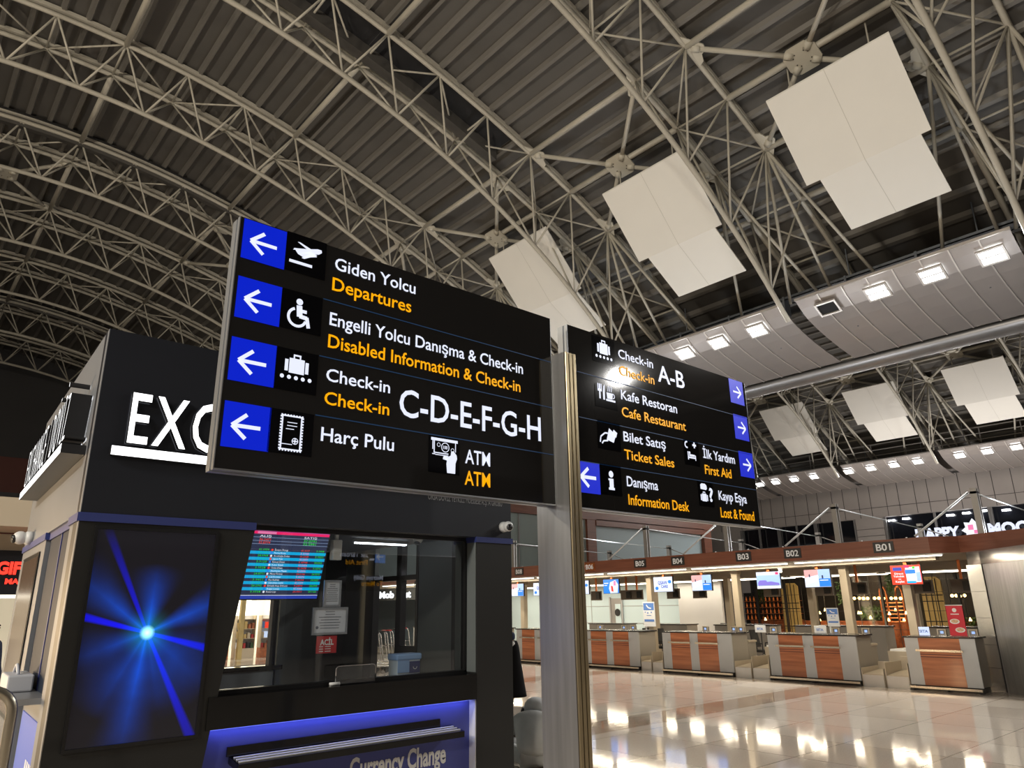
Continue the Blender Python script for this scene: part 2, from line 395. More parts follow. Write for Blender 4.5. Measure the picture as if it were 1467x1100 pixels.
def tag(o, label, cat, group=None, kind=None):
    o['label'] = label; o['category'] = cat
    if group: o['group'] = group
    if kind: o['kind'] = kind
    return o
def thing(name, label, cat, loc=(0, 0, 0), group=None):
    o = bpy.data.objects.new(name, None); COL.objects.link(o); o.location = loc; o.empty_display_size = 0.1
    OFF[o.name] = Vector(loc)
    return tag(o, label, cat, group)
def solo(name, g, mats, label, cat, loc, group=None, smooth=False, bevel=0.0):
    return tag(g.build(name, mats, None, smooth, bevel, loc), label, cat, group)
def struct(name, g, mats, loc=None, smooth=False):
    o = g.build(name, mats, None, smooth, 0, loc); o['kind'] = 'structure'; return o
def copy_tree(o, loc=None, label=None, group=None):
    c = o.copy(); COL.objects.link(c)
    if loc is not None: c.location = loc; OFF[c.name] = Vector(loc)
    if label: c['label'] = label
    if group: c['group'] = group
    for ch in [x for x in o.children]:
        d = ch.copy(); COL.objects.link(d); d.parent = c
        for g2 in [x for x in ch.children]:
            e = g2.copy(); COL.objects.link(e); e.parent = d
    return c

# frames: (u right as read, v up, w towards the reader)
def front(y0): return lambda u, v, w=0.0: Vector((u, y0 - w, v))          # faces -Y, u = +X
def back_face(y0): return lambda u, v, w=0.0: Vector((-u, y0 + w, v))     # faces +Y, u = -X
def desk(x0): return lambda u, v, w=0.0: Vector((x0 - w, -u, v))          # faces -X, u = -Y

_font = bpy.data.curves.new('measure', 'FONT'); _font.body = 'H'
_fo = bpy.data.objects.new('measure', _font); COL.objects.link(_fo)
def _text_mesh(body, off, ext, res, space=1.0):
    c = bpy.data.curves.new('text', 'FONT'); c.body = body; c.offset = off; c.extrude = ext; c.resolution_u = res
    c.align_x = 'LEFT'; c.space_character = space
    o = bpy.data.objects.new('text', c); COL.objects.link(o)
    dg = bpy.context.evaluated_depsgraph_get(); me = bpy.data.meshes.new_from_object(o.evaluated_get(dg))
    bpy.data.objects.remove(o); bpy.data.curves.remove(c)
    return me
_h = _text_mesh('H', 0.0, 0.0, 2); CAP = max(v.co.y for v in _h.vertices)
bpy.data.objects.remove(_fo)
def text(parent, body, u0, u1, vb, cap, fr, m, w=0.003, off=0.02, ext=0.0, side=None, name='lettering', res=3, slant=0.0, space=1.0):
    me = _text_mesh(body, off, 1.0 if ext else 0.0, res, space)
    xs = [v.co.x for v in me.vertices]; x0, x1 = min(xs), max(xs); sy = cap / CAP
    sx = (u1 - u0) / (x1 - x0) if u1 is not None else sy * 0.86
    offv = root_off(parent); zs = [v.co.z for v in me.vertices]; z0 = min(zs); z1 = max(zs)
    for v in me.vertices:
        ww = w if not ext else w + ext * ((v.co.z - z0) / (z1 - z0))
        v.co = fr(u0 + (v.co.x - x0) * sx + v.co.y * sy * slant, vb + v.co.y * sy, ww) - offv
    me.materials.clear(); me.materials.append(MATS[m])
    if ext and side:
        me.materials.append(MATS[side])
        o0 = fr(0, 0, 0); nrm = (fr(0, 0, 1) - o0).normalized()
        me.update()
        for p in me.polygons: p.material_index = 0 if abs(p.normal.dot(nrm)) > 0.7 else 1
    else:
        for p in me.polygons: p.material_index = 0
    me.name = name
    o = bpy.data.objects.new(name, me); COL.objects.link(o); o.parent = parent
    return o
def rect(u0, u1, v0, v1): return [(u0, v0), (u1, v0), (u1, v1), (u0, v1)]
def circ(u, v, r, n=20, a0=0.0, a1=2 * PI, ru=None):
    full = abs(a1 - a0 - 2 * PI) < 1e-6
    k = n if full else n + 1
    return [(u + (ru or r) * math.cos(a0 + (a1 - a0) * i / n), v + r * math.sin(a0 + (a1 - a0) * i / n)) for i in range(k)]
def ring_seg(u, v, r0, r1, a0, a1, n=16):
    return circ(u, v, r1, n, a0, a1) + list(reversed(circ(u, v, r0, n, a0, a1)))
def bar2(a, b, t):
    a = Vector(a); b = Vector(b); d = (b - a).normalized(); p = Vector((-d.y, d.x)) * t / 2
    return [tuple(a + p), tuple(a - p), tuple(b - p), tuple(b + p)]
def polys(plist, fr, w=0.003):
    g = G()
    for p in plist: g.quad([fr(u, v, w) for u, v in p])
    return g

# ================================================================== THE SETTING
XC, ZC, RL = 2.11, -6.66, 22.36            # barrel vault: arc centre and radius of the lower chords
SHIFT = 26.9                               # the second vault lies one bay further right
TY = [3.15 + 5.75 * k for k in range(9)]   # roof trusses along the hall
def zl(x): return ZC + math.sqrt(RL * RL - (x - XC) ** 2)
def zu(x):
    r = 23.75 + max(0.0, x - 6.0) ** 2 * 0.0088
    return ZC + math.sqrt(r * r - (x - XC) ** 2)
XI = lambda i: 2.77 + 1.70 * i

g = G(); g.quad([(-16, -14, 0), (56, -14, 0), (56, 53, 0), (-16, 53, 0)])
struct('floor', g, 'granite_floor')

def vault_deck(dx, xa, xb):
    """ribbed metal deck bent along the vault"""
    xs = []; x = xa
    prof = []
    while x < xb:
        for du, dz in ((0.0, 0.0), (0.40, 0.0), (0.44, -0.10), (0.53, -0.10), (0.57, 0.0)):
            xx = x + du; prof.append((xx, zu(min(max(xx, -17), 21.5)) + 0.30 + dz))
        x += 0.60
    A = [(p[0] + dx, -13.5, p[1]) for p in prof]; B = [(p[0] + dx, 53, p[1]) for p in prof]
    g = G().strip(A, B)
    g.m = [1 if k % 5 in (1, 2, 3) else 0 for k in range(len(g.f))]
    return g
struct('ceiling', vault_deck(0, -15.5, 21.6), ['deck', 'deck_rib_lit'])
struct('ceiling', vault_deck(SHIFT, -4.4, 22.5), ['deck', 'deck_rib_lit'])
# dark expansion joints of the deck beside two of the trusses, each with a painted cheek
for n, (y, xa, xb) in enumerate(((14.65, -6, 12.4), (26.15, -6, 9.0), (43.4, -6, 9.0))):
    pts = [xa + (xb - xa) * i / 24 for i in range(25)]
    g = G()
    def arc(yy, dz): return [(x, yy, zu(x) + dz) for x in pts]
    y0 = y - 0.62 if n == 0 else y - 1.0
    wd = 0.75 if n == 0 else 0.22
    g.strip(arc(y0, 0.20), arc(y0 + wd, 0.20), 0)
    g.strip(arc(y0 + wd, 0.20), arc(y0 + wd, -0.18), 1); g.strip(arc(y0 + wd, -0.18), arc(y0 + wd + 0.42, -0.05), 1)
    g.strip(arc(y0 + wd + 0.42, -0.05), arc(y0 + wd + 0.42, 0.22), 1)
    struct('trim_%d' % (n + 1), g, ['dark_void', 'deck'])

# end wall and walls of the hall
g = G(); g.box(-16, 56, 52, 52.3, 0, 24)
struct('wall_end', g, 'end_dark')
g = G(); g.box(-16, 20, 51.9, 52, 8.6, 10.7)
struct('trim_4', g, 'end_red')
g = G(); g.box(-16, 20, 51.9, 52, 0, 8.6)
struct('trim_5', g, 'end_grey')

g = G(); g.box(-15.9, -15.6, -14, 52, 0, 10)
struct('wall_left', g, 'wall_panel')
g = G(); g.box(-15.6, 49.5, -14, -13.7, 0, 14)
struct('wall_near', g, 'end_grey')

# right wall: panel cladding above a band of windows
XW = 49.5
g = G(); g.box(XW, XW + 0.3, -12, 52, 6.92, 12.5); g.box(XW, XW + 0.3, -12, 52, 0, 4.9); g.box(XW - 0.03, XW + 0.3, 20.0, 21.8, 4.9, 6.92); g.box(XW - 0.02, XW + 0.3, 30.6, 52, 4.9, 6.92)
struct('wall_right', g, 'wall_panel')
g = G()
for k in range(52): y = -11 + 0.9 * k + (0.12 if k % 2 else 0); g.box(XW - 0.012, XW, y - 0.018, y + 0.018, 6.95, 9.2)
g.box(XW - 0.012, XW, -12, 45, 7.55, 7.58); g.box(XW - 0.05, XW, -12, 45, 9.15, 9.25)
for v in (5.3, 5.75, 6.2): g.box(XW - 0.045, XW - 0.03, 20.0, 21.8, v, v + 0.025)
struct('trim_6', g, 'seam')
for n, (ya, yb) in enumerate(((-3.0, 3.0), (3.1, 9.1), (9.2, 13.8), (13.9, 19.9), (21.9, 24.6), (24.7, 27.4), (27.5, 30.5))):
    g = G(); g.box(XW + 0.45, XW + 0.5, ya, yb, 4.9, 6.92, 0)
    for y in (ya, (ya + yb) / 2 if n > 1 else ya, yb): g.box(XW + 0.0, XW + 0.12, y - 0.06, y + 0.06, 4.9, 6.92, 1)
    g.box(XW + 0.0, XW + 0.12, ya, yb, 5.42 if n > 3 else 5.1, 5.50 if n > 3 else 5.14, 1)
    struct('window_%d' % (n + 1), g, ['dark_glass', 'mullion'])

# pale building behind the desks with brown portal frames
g = G(); g.box(22.0, 41.5, 28.0, 40, 2.7, 6.3)
struct('wall_portal', g, 'wall_pale')
g = G(); g.box(21.5, 41.6, 27.7, 28.0, 6.25, 6.75); g.box(29.6, 30.3, 27.75, 28.0, 2.7, 6.25); g.box(40.6, 41.4, 27.75, 28.0, 2.7, 6.25); g.box(30.3, 40.6, 27.7, 28.0, 5.95, 6.3)
struct('trim_7', g, 'wood_brown')
g = G(); g.box(23.0, 29.6, 27.9, 27.98, 2.7, 6.25, 0)
for x in (24.6, 26.2, 27.8): g.box(x, x + 0.06, 27.84, 27.9, 2.7, 6.25, 1)
g.box(23.0, 29.6, 27.84, 27.9, 4.6, 4.66, 1)
struct('window_8', g, ['pale_glass', 'mullion'])

# back walls of the check-in hall, under the canopy
g = G(); g.box(24.0, 24.2, 17.4, 48, 0, 2.62, 0)
g.box(23.985, 24.0, 17.4, 24.0, 1.62, 1.645, 1); g.box(23.985, 24.0, 17.4, 24.0, 0.95, 0.975, 1); g.box(23.985, 24.0, 22.45, 22.475, 0, 2.62, 1)
struct('wall_desk_back', g, ['wall_pale', 'grey_print'])
g = G(); g.box(23.96, 24.0, 20.72, 21.32, 0, 1.95, 0); g.box(23.94, 23.98, 20.76, 21.06, 0.05, 1.72, 1); g.box(23.93, 23.98, 20.66, 20.72, 0, 2.0, 2); g.box(23.93, 23.98, 21.32, 21.38, 0, 2.0, 2)
g.prism(circ(-20.93, 1.38, 0.15, 16), desk(23.93), 0, 0.01, 3)
struct('door_1', g, ['mullion', 'wall_pale', 'grey_print', 'plastic_black'])
g = G(); g.box(23.4, 23.5, 15.5, 17.4, 0, 2.5)
struct('wall_partition', g, 'wall_grey')
g = G(); g.box(29.5, 29.7, 2.0, 18.0, 0, 3.4)
struct('wall_restaurant', g, 'rest_dark')

# ================================================================== ROOF STEEL
ORD = ['nearest', 'second', 'third', 'fourth', 'fifth', 'sixth', 'seventh', 'eighth', 'ninth']
HALF = 0.80
def tube_between(name, p, q, r, root, n=7, m='steel_paint', r2=None):
    return G().tube(p, q, r, n, 0, r2).build(name, m, root, True)
def make_truss(y, i0, i1, label, dx=0.0, name='roof_truss', group='arched roof trusses', web_r=0.032, chord_r=0.068):
    """triangular arched truss: two upper chords, one lower chord, lattice between"""
    t = thing(name, label, 'roof truss', (dx, y, 0), group)
    xs = [XI(i0) - 0.9 + (21.4 - XI(i0) + 0.9) * k / 44 for k in range(45)]
    xl = [XI(i0) - 0.9 + (17.95 - XI(i0) + 0.9) * k / 40 for k in range(41)]
    for s in (-1, 1):
        G().path([(dx + x, y + s * HALF, zu(x)) for x in xs], chord_r, 8).build('upper_chord', 'steel_paint', t, True)
        A = [(dx + x, y + s * HALF - 0.05, zu(x) + 0.13) for x in xs]; B = [(dx + x, y + s * HALF + 0.05, zu(x) + 0.13) for x in xs]
        C2 = [(dx + x, y + s * HALF + 0.05, zu(x) + 0.25) for x in xs]; D2 = [(dx + x, y + s * HALF - 0.05, zu(x) + 0.25) for x in xs]
        G().strip(A, B).strip(B, C2).strip(D2, A).build('deck_rail', 'steel_paint', t)
    G().path([(dx + x, y, zl(x)) for x in xl], chord_r * 1.05, 8).build('lower_chord', 'steel_paint', t, True)
    N = lambda i: (dx + XI(i), y - HALF, zu(XI(i))); Fr = lambda i: (dx + XI(i), y + HALF, zu(XI(i)))
    Lw = lambda j: (dx + XI(j) + 0.85, y, zl(XI(j) + 0.85))
    for i in range(i0, i1 + 1):
        tube_between('top_strut', N(i), Fr(i), web_r, t, 6)
        if i % 2 == 0:
            for k in (i - 1, i + 1):
                if i0 <= k <= i1: tube_between('top_lacing', N(i), Fr(k), web_r * 0.9, t, 6)
        for j in (i - 1, i):
            if i0 - 1 <= j <= 8:
                tube_between('web_diagonal', N(i), Lw(j), web_r, t, 6); tube_between('web_diagonal', Fr(i), Lw(j), web_r, t, 6)
    for s in (-1, 1):
        a = Vector((dx + XI(8), y + s * HALF, zu(XI(8))))
        for q in (-1.25, 0.0, 1.25): tube_between('foot_strut', a, (dx + 19.15, y + s * HALF + q, 10.12), 0.045, t, 7)
    return t
LAB = 'grey lattice roof truss arching over the main vault, %s from the viewer'
first = make_truss(TY[0], -2, 10, LAB % ORD[0])
for k in range(1, 9): copy_tree(first, (0, TY[k], 0), LAB % ORD[k])
v2 = make_truss(TY[0], 5, 10, 'grey lattice roof truss over the second vault, %s from the viewer' % ORD[0], SHIFT, group='trusses of the second vault')
for k in range(1, 6): copy_tree(v2, (SHIFT, TY[k], 0), 'grey lattice roof truss over the second vault, %s from the viewer' % ORD[k])

# long tubes running along the vault from truss to truss
def long_tube(i, k, dx=0.0, vault='main'):
    x = XI(i); z = zu(x)
    row = {-1: 'left of crown', 0: 'crown row', 3: 'second row below crown', 6: 'third row below crown', 7: 'through the cross brace plates', 8: 'fifth row below crown', 9: 'lowest row above the baffle'}[i]
    p = Vector((dx + x, TY[k] + HALF, z)); q = Vector((dx + x, TY[k + 1] - HALF, z))
    g = G().tube(p, q, 0.085, 8)
    t = solo('roof_tube', g, 'steel_paint', 'grey %s vault tube between %s and %s trusses, %s' % (vault, ORD[k], ORD[k + 1], row), 'roof tube', tuple((p + q) / 2), 'long roof tubes of the %s vault' % vault, True)
for k in range(8):
    for i in (0, 3, 6, 9): long_tube(i, k)
    if k < 4: long_tube(7, k); long_tube(8, k)
for k in range(5):
    for i in (6, 7, 8, 9): long_tube(i, k, SHIFT, 'second')

# cross bracing with bolted plates
def cross_brace(i, k, label, dx=0.0, group='bolted cross braces of the roof'):
    x0, x1, x2 = XI(i - 1), XI(i), XI(i + 1)
    ya, yb = TY[k] + HALF, TY[k + 1] - HALF; ym = (ya + yb) / 2
    c = Vector((dx + x1, ym, zu(x1) - 0.10))
    t = thing('cross_brace', label, 'roof brace', tuple(c), group)
    cs = [Vector((dx + x0, ya, zu(x0) - 0.02)), Vector((dx + x2, ya, zu(x2) - 0.02)), Vector((dx + x2, yb, zu(x2) - 0.02)), Vector((dx + x0, yb, zu(x0) - 0.02))]
    ux = Vector((x2 - x0, 0, zu(x2) - zu(x0))).normalized(); uy = Vector((0, 1, 0)); un = uy.cross(ux)
    if un.z > 0: un = -un
    def plate(cen, pts, dirs, nm):
        fr = lambda u, v, w=0.0: cen + ux * u + uy * v + un * w
        g = G().prism(pts, fr, -0.02, 0.02, 0)
        for d in dirs:
            for a in (0.20, 0.30):
                for b in (-0.05, 0.05):
                    uu = d[0] * a - d[1] * b; vv = d[1] * a + d[0] * b
                    g.prism(circ(uu, vv, 0.018, 6), fr, 0.02, 0.03, 1)
        return g.build(nm, ['plate_paint', 'bolt'], t)
    dirs = []
    for p in cs:
        d = p - c; v = Vector((d.dot(ux), d.dot(uy))).normalized(); dirs.append(v)
        a = c + d * 0.10; b = c + d * 0.93
        tube_between('brace_arm', a, b, 0.065, t, 8)
        for e0, e1 in ((0.085, 0.155), (0.875, 0.945)): G().tube(c + d * e0, c + d * e1, 0.095, 8).build('end_socket', 'plate_paint', t, True)
    oct_ = []
    for v in dirs:
        n = Vector((-v.y, v.x)); oct_ += [tuple(v * 0.42 + n * 0.13), tuple(v * 0.42 - n * 0.13)]
    oct_.sort(key=lambda q: math.atan2(q[1], q[0]))
    plate(c, oct_, dirs, 'center_plate')
    for p, v in zip(cs, dirs):
        w = -v; n = Vector((-w.y, w.x)); sy = 1 if w.y > 0 else -1; sx = 1 if w.x > 0 else -1
        pts = [(0.0 - sx * 0.40, 0.0), (0.50 * w.x - 0.0, 0.50 * w.y), (0.42 * w.x - 0.13 * n.x, 0.42 * w.y - 0.13 * n.y), (0.42 * w.x + 0.13 * n.x, 0.42 * w.y + 0.13 * n.y), (sx * 0.62, 0.0), (sx * 0.55, 0.16 * sy)]
        cx = sum(q[0] for q in pts) / len(pts); cy = sum(q[1] for q in pts) / len(pts)
        pts.sort(key=lambda q: math.atan2(q[1] - cy, q[0] - cx))
        plate(p, pts, [w], 'gusset_plate')
    return t
for k in range(4):
    cross_brace(7, k, 'grey bolted cross brace between %s and %s main trusses, low on the slope' % (ORD[k], ORD[k + 1]))
for i, w in ((-1, 'at the crown'), (4, 'halfway down the slope')):
    cross_brace(i, 4, 'grey bolted cross brace between fifth and sixth main trusses, %s' % w)
for k in range(1, 5):
    cross_brace(7, k, 'grey bolted cross brace of the second vault between its %s and %s trusses' % (ORD[k], ORD[k + 1]), SHIFT, 'cross braces of the second vault')

# white sheet panels hung under the deck
def acoustic_panel(y0, label, dx, group):
    t = thing('ceiling_panel', label, 'ceiling panel', (dx + 16.0, y0, 12.0), group)
    P0, P1, P2 = (14.56, 13.45), (16.1, 11.72), (17.5, 10.83)
    n1 = Vector((P1[1] - P0[1], 0, -(P1[0] - P0[0]))).normalized() * 0.03
    def sheet(a, b, ya, yb, nm):
        g = G(); d = Vector((0, 0, 0.04))
        low = [Vector((dx + a[0], ya, a[1])), Vector((dx + b[0], ya, b[1])), Vector((dx + b[0], yb, b[1])), Vector((dx + a[0], yb, a[1]))]
        g.hexa(low + [p + d for p in low]); g.build(nm, 'panel_white', t)
    sheet(P0, P1, y0, y0 + 2.93, 'upper_sheet'); sheet(P1, P2, y0 + 0.22, y0 + 2.58, 'lower_sheet')
    for (a, b) in ((P0, P1), (P1, P2)):
        ym = y0 + 1.46; g = G(); g.hexa([(dx + a[0], ym, a[1] - 0.004), (dx + b[0], ym, b[1] - 0.004), (dx + b[0], ym + 0.012, b[1] - 0.004), (dx + a[0], ym + 0.012, a[1] - 0.004), (dx + a[0], ym, a[1] + 0.01), (dx + b[0], ym, b[1] + 0.01), (dx + b[0], ym + 0.012, b[1] + 0.01), (dx + a[0], ym + 0.012, a[1] + 0.01)]); g.build('seam', 'panel_seam', t)
    for yy in (y0 + 0.5, y0 + 2.4):
        tube_between('hanger', (dx + 14.8, yy, 13.2), (dx + 14.8, yy, zu(14.8) + 0.25), 0.02, t, 6)
        tube_between('hanger', (dx + 17.0, yy, 11.2), (dx + 17.0, yy, zu(17.0) + 0.25), 0.02, t, 6)
    return t
LB = 'white two-sheet ceiling panel under the main vault, %s'
pan = acoustic_panel(4.09, LB % 'the largest, at upper right', 0, 'white panels under the main vault')
for k, y in enumerate((9.5, 14.9)): copy_tree(pan, (16.0, y, 12.0), LB % ('above the right sign', 'half hidden by the left sign')[k])
for k, y in enumerate((9.6, 15.0, 20.4)): copy_tree(pan, (16.0 + SHIFT, y, 12.0), 'white two-sheet ceiling panel under the second vault, %s from the right' % ('first', 'second', 'third')[k], 'white panels under the second vault')

# curved metal baffles along the foot of each vault, with flood lights
PROF = [(18.60, 9.92), (18.85, 9.72), (19.2, 9.52), (19.7, 9.35), (20.3, 9.20), (21.0, 9.06), (21.95, 8.92)]
def baffle(y0, y1, dx, label, group, strips=8):
    t = thing('curved_baffle', label, 'ceiling baffle', (dx + 20, y0, 9), group)
    w = (y1 - y0) / strips
    for k in range(strips):
        ya, yb = y0 + k * w + 0.012, y0 + (k + 1) * w - 0.012
        g = G(); A = [(dx + x, ya, z) for x, z in PROF]; B = [(dx + x, yb, z) for x, z in PROF]
        A2 = [(dx + x + 0.02, ya, z + 0.04) for x, z in PROF]; B2 = [(dx + x + 0.02, yb, z + 0.04) for x, z in PROF]
        g.strip(A, B).strip(B, B2).strip(A2, A).strip(B2, A2)
        g.build('strip_panel', 'baffle', t)
        if k:
            g = G()
            for (xa, za), (xb, zb) in zip(PROF[:-1], PROF[1:]): g.hexa([(dx + xa - 0.02, ya - 0.03, za - 0.02), (dx + xb - 0.01, ya - 0.03, zb - 0.03), (dx + xb - 0.01, ya + 0.006, zb - 0.03), (dx + xa - 0.02, ya + 0.006, za - 0.02), (dx + xa, ya - 0.03, za + 0.02), (dx + xb, ya - 0.03, zb + 0.02), (dx + xb, ya + 0.006, zb + 0.02), (dx + xa, ya + 0.006, za + 0.02)])
            g.build('seam_rib', 'baffle_edge', t)
    G().box(dx + 18.56, dx + 18.62, y0, y1, 9.90, 9.97).build('edge_trim', 'baffle_edge', t)
    for yy in (y0 + 1.0, y1 - 1.0): G().tube((dx + 20.15, yy, 9.22), (dx + 20.15, yy, 11.85), 0.02, 6).build('hanger', 'alu_dark', t)
    return t
GAP = 0.20
bl = 'curved grey metal baffle of the near row, %s'
b0 = baffle(TY[0] + GAP + 0.25, TY[1] + 0.05, 0, bl % 'holding the three right-hand flood lights', 'curved baffles of the main vault')
for k, lb in ((1, 'holding three flood lights above the right sign'), (2, 'third along, partly behind the sign'), (3, 'fourth along, mostly behind the signs'), (-1, 'nearest the viewer at the right edge'), (-2, 'beside the viewer')):
    copy_tree(b0, (20, TY[0] + GAP + 0.25 + 5.75 * k, 9), bl % lb)
b1 = baffle(TY[0] + GAP + 0.25, TY[1] + 0.05, SHIFT, 'curved grey baffle of the far row, first bay from the right', 'curved baffles of the second vault')
for k, lb in ((1, 'second bay from the right'), (2, 'third bay from the right with four flood lights'), (3, 'fourth bay beside the sign'), (4, 'fifth bay behind the sign'), (-1, 'bay beyond the right edge')):
    copy_tree(b1, (20 + SHIFT, TY[0] + GAP + 0.25 + 5.75 * k, 9), 'curved grey baffle of the far row, ' + lb)
# rounded silver duct on the far side of the near baffle
g = G()
pts = [(22.05 + 0.50 + 0.45 * math.cos(a), 8.86 + 0.20 * math.sin(a)) for a in [PI * (0.0 + 2 * i / 18) for i in range(18)]]
A = [(x, -12, z) for x, z in pts] + [(pts[0][0], -12, pts[0][1])]; B = [(x, 40, z) for x, z in pts] + [(pts[0][0], 40, pts[0][1])]
solo('air_duct', G().strip(A, B), 'silver', 'long rounded silver duct running behind the lower edge of the near baffle', 'duct', (22.6, 10, 8.6), None, True)
for n, (x, z, w) in enumerate(((19.5, 10.45, 0.30), (20.6, 10.75, 0.22))):
    g = G(); g.box(x, x + w, -6, 40, z, z + 0.03); g.box(x, x + 0.02, -6, 40, z, z + 0.10); g.box(x + w - 0.02, x + w, -6, 40, z, z + 0.10)
    for k in range(24): g.box(x - 0.02, x + w + 0.02, -5.5 + 1.9 * k, -5.44 + 1.9 * k, z - 0.45, z + 0.12)
    solo('cable_tray', g, 'alu_dark', 'dark cable tray above the near baffle, %s one' % ('front', 'rear')[n], 'cable tray', (x, 15, z), 'cable trays above the baffle')

# flood lights let into the baffles
def flood(y, dx, label, group, power, on=True):
    c = Vector((dx + 18.965, y, 9.572)); t = thing('flood_light', label, 'flood light', tuple(c), group)
    ux = Vector((0.35, 0, -0.20)).normalized(); uy = Vector((0, 1, 0)); un = Vector((-0.20, 0, -0.35)).normalized()
    fr = lambda u, v, w=0.0: c + ux * u + uy * v + un * w
    g = G()
    for p in (rect(-0.24, 0.24, -0.30, -0.25), rect(-0.24, 0.24, 0.25, 0.30), rect(-0.24, -0.19, -0.25, 0.25), rect(0.19, 0.24, -0.25, 0.25)): g.prism(p, fr, -0.02, 0.05)
    g.build('frame', 'baffle_edge', t)
    g = G(); g.prism(rect(-0.19, 0.19, -0.25, 0.25), fr, -0.01, 0.015 if on else 0.003); g.build('lens', 'flood_lens' if on else 'dark_void', t)
    if on:
        g = G(); g.prism(rect(-0.02, 0.02, -0.25, 0.25), fr, 0.015, 0.04); g.build('louvre', 'baffle_edge', t)
        d = bpy.data.lights.new('flood_beam', 'SPOT'); d.energy = power; d.color = (1.0, 0.97, 0.92); d.spot_size = 2.75; d.spot_blend = 0.5; d.shadow_soft_size = 0.28
        o = bpy.data.objects.new('flood_beam', d); COL.objects.link(o); o.parent = t; o.location = un * 0.12
        o.rotation_euler = (un + Vector((-0.3, 0, -0.5))).to_track_quat('-Z', 'Y').to_euler()
    return t
P1, P2 = 820.0, 330.0
for y, lb in ((4.14, 'first flood light from the right in the near baffle'), (5.49, 'second flood light from the right in the near baffle'), (6.84, 'third flood light from the right in the near baffle'),
              (10.41, 'fourth lit flood light in the near baffle, left of the baffle gap'), (11.77, 'fifth flood light of the near baffle, just above the right sign'), (13.05, 'sixth flood light of the near baffle, touching the sign top')):
    flood(y, 0, lb, 'flood lights of the near baffle', P1)
flood(8.2, 0, 'empty square lamp recess in the near baffle, unlit', 'flood lights of the near baffle', 0, False)
for y in (-1.6, -4.3, -8.6, 16.1, 18.8, 22.5): flood(y, 0, 'flood light of the near baffle beyond the right edge or behind the left sign', 'flood lights of the near baffle', P1)
nth = ['first', 'second', 'third', 'fourth', 'fifth', 'sixth', 'seventh', 'eighth', 'ninth', 'tenth', 'eleventh']
for k, y in enumerate((10.95, 12.35, 13.75, 16.0, 17.37, 18.75, 20.15, 22.45, 23.85, 25.2, 26.4)):
    flood(y, SHIFT, '%s flood light from the right in the far baffle' % nth[k], 'flood lights of the far baffle', P2)
# thin catwalk railing above the far baffle
t = thing('catwalk_railing', 'thin grey railing running above the far baffle', 'railing', (45.6, 15, 10))
for z in (10.25, 10.6, 10.95): G().tube((45.7, 0, z), (45.7, 36, z), 0.03, 6).build('rail', 'mast_grey', t)
for k in range(18): G().tube((45.7, 0.5 + 2 * k, 9.9), (45.7, 0.5 + 2 * k, 10.95), 0.03, 6).build('post', 'mast_grey', t)

# ================================================================== DIRECTION SIGNS AND THEIR POST
YS = 3.60
F = front(YS)
def sign_box(t, x0, x1, z0, z1, y=YS, d=0.10, fr=F):
    g = G(); g.box(x0, x1, y + 0.004, y + d, z0, z1, 0); g.build('housing', 'alu_dark', t)
    G().quad([fr(x0, z0, 0), fr(x1, z0, 0), fr(x1, z1, 0), fr(x0, z1, 0)]).build('face_panel', 'sign_face', t)
    g = G(); g.box(x0 - 0.005, x0 + 0.0, y - 0.003, y + 0.028, z0, z1); g.box(x0 - 0.005, x0, y + 0.045, y + d, z0, z1)
    g.box(x0 - 0.004, x1 + 0.004, y + 0.0, y + 0.03, z0 - 0.008, z0); g.box(x0 - 0.004, x1 + 0.004, y + 0.05, y + d, z0 - 0.010, z0); g.box(x1, x1 + 0.004, y, y + d, z0, z1)
    g.build('edge_profile', 'alu', t)
def poly_part(t, name, plist, fr, m, w=0.004):
    return polys(plist, fr, w).build(name, m, t)
def arrow(cu, cv, s, dirn, th):
    """open arrow: shaft and two barbs"""
    c = Vector((cu, cv)); d = {'L': Vector((-1, 0)), 'R': Vector((1, 0)), 'U': Vector((0.7, 0.7))}[dirn]; n = Vector((-d.y, d.x))
    tip = c + d * s * 0.5; tail = c - d * s * 0.5
    out = [bar2(tail, tip, th)]
    for sg in (1, -1):
        e = tip - d * s * 0.46 + n * sg * s * 0.46
        out.append(bar2(tip + d * th * 0.5, e, th))
    return out
def suitcase(cx, cz, s, dots=True):
    """luggage pictogram; s = overall width"""
    o = [rect(cx - 0.5 * s, cx - 0.36 * s, cz - 0.02 * s, cz + 0.46 * s), rect(cx + 0.36 * s, cx + 0.5 * s, cz - 0.02 * s, cz + 0.46 * s),
         rect(cx - 0.32 * s, cx + 0.32 * s, cz - 0.08 * s, cz + 0.54 * s), rect(cx - 0.16 * s, cx - 0.10 * s, cz + 0.54 * s, cz + 0.66 * s), rect(cx + 0.10 * s, cx + 0.16 * s, cz + 0.54 * s, cz + 0.66 * s), rect(cx - 0.16 * s, cx + 0.16 * s, cz + 0.64 * s, cz + 0.71 * s)]
    if dots:
        for k in range(5): o.append(circ(cx + (k - 2) * 0.29 * s, cz - 0.26 * s, 0.085 * s, 12))
    return o
def tile_row(t, u0, u1, v0, v1, dirn, ac, s=0.14, th=0.026):
    b = poly_part(t, 'arrow_tile', [rect(u0, u1, v0, v1)], F, 'lit_blue', 0.003)
    poly_part(b, 'arrow', arrow(ac[0], ac[1], s, dirn, th), F, 'lit_white', 0.005)
def picto(t, u0, u1, v0, v1, plist, name='pictogram'):
    b = poly_part(t, 'pictogram_tile', [rect(u0, u1, v0, v1)], F, 'sign_tile_black', 0.003)
    poly_part(b, name, plist, F, 'lit_white', 0.005)
def divider(t, u0, u1, v): poly_part(t, 'divider_line', [rect(u0, u1, v - 0.003, v + 0.003)], F, 'divider_blue', 0.003)

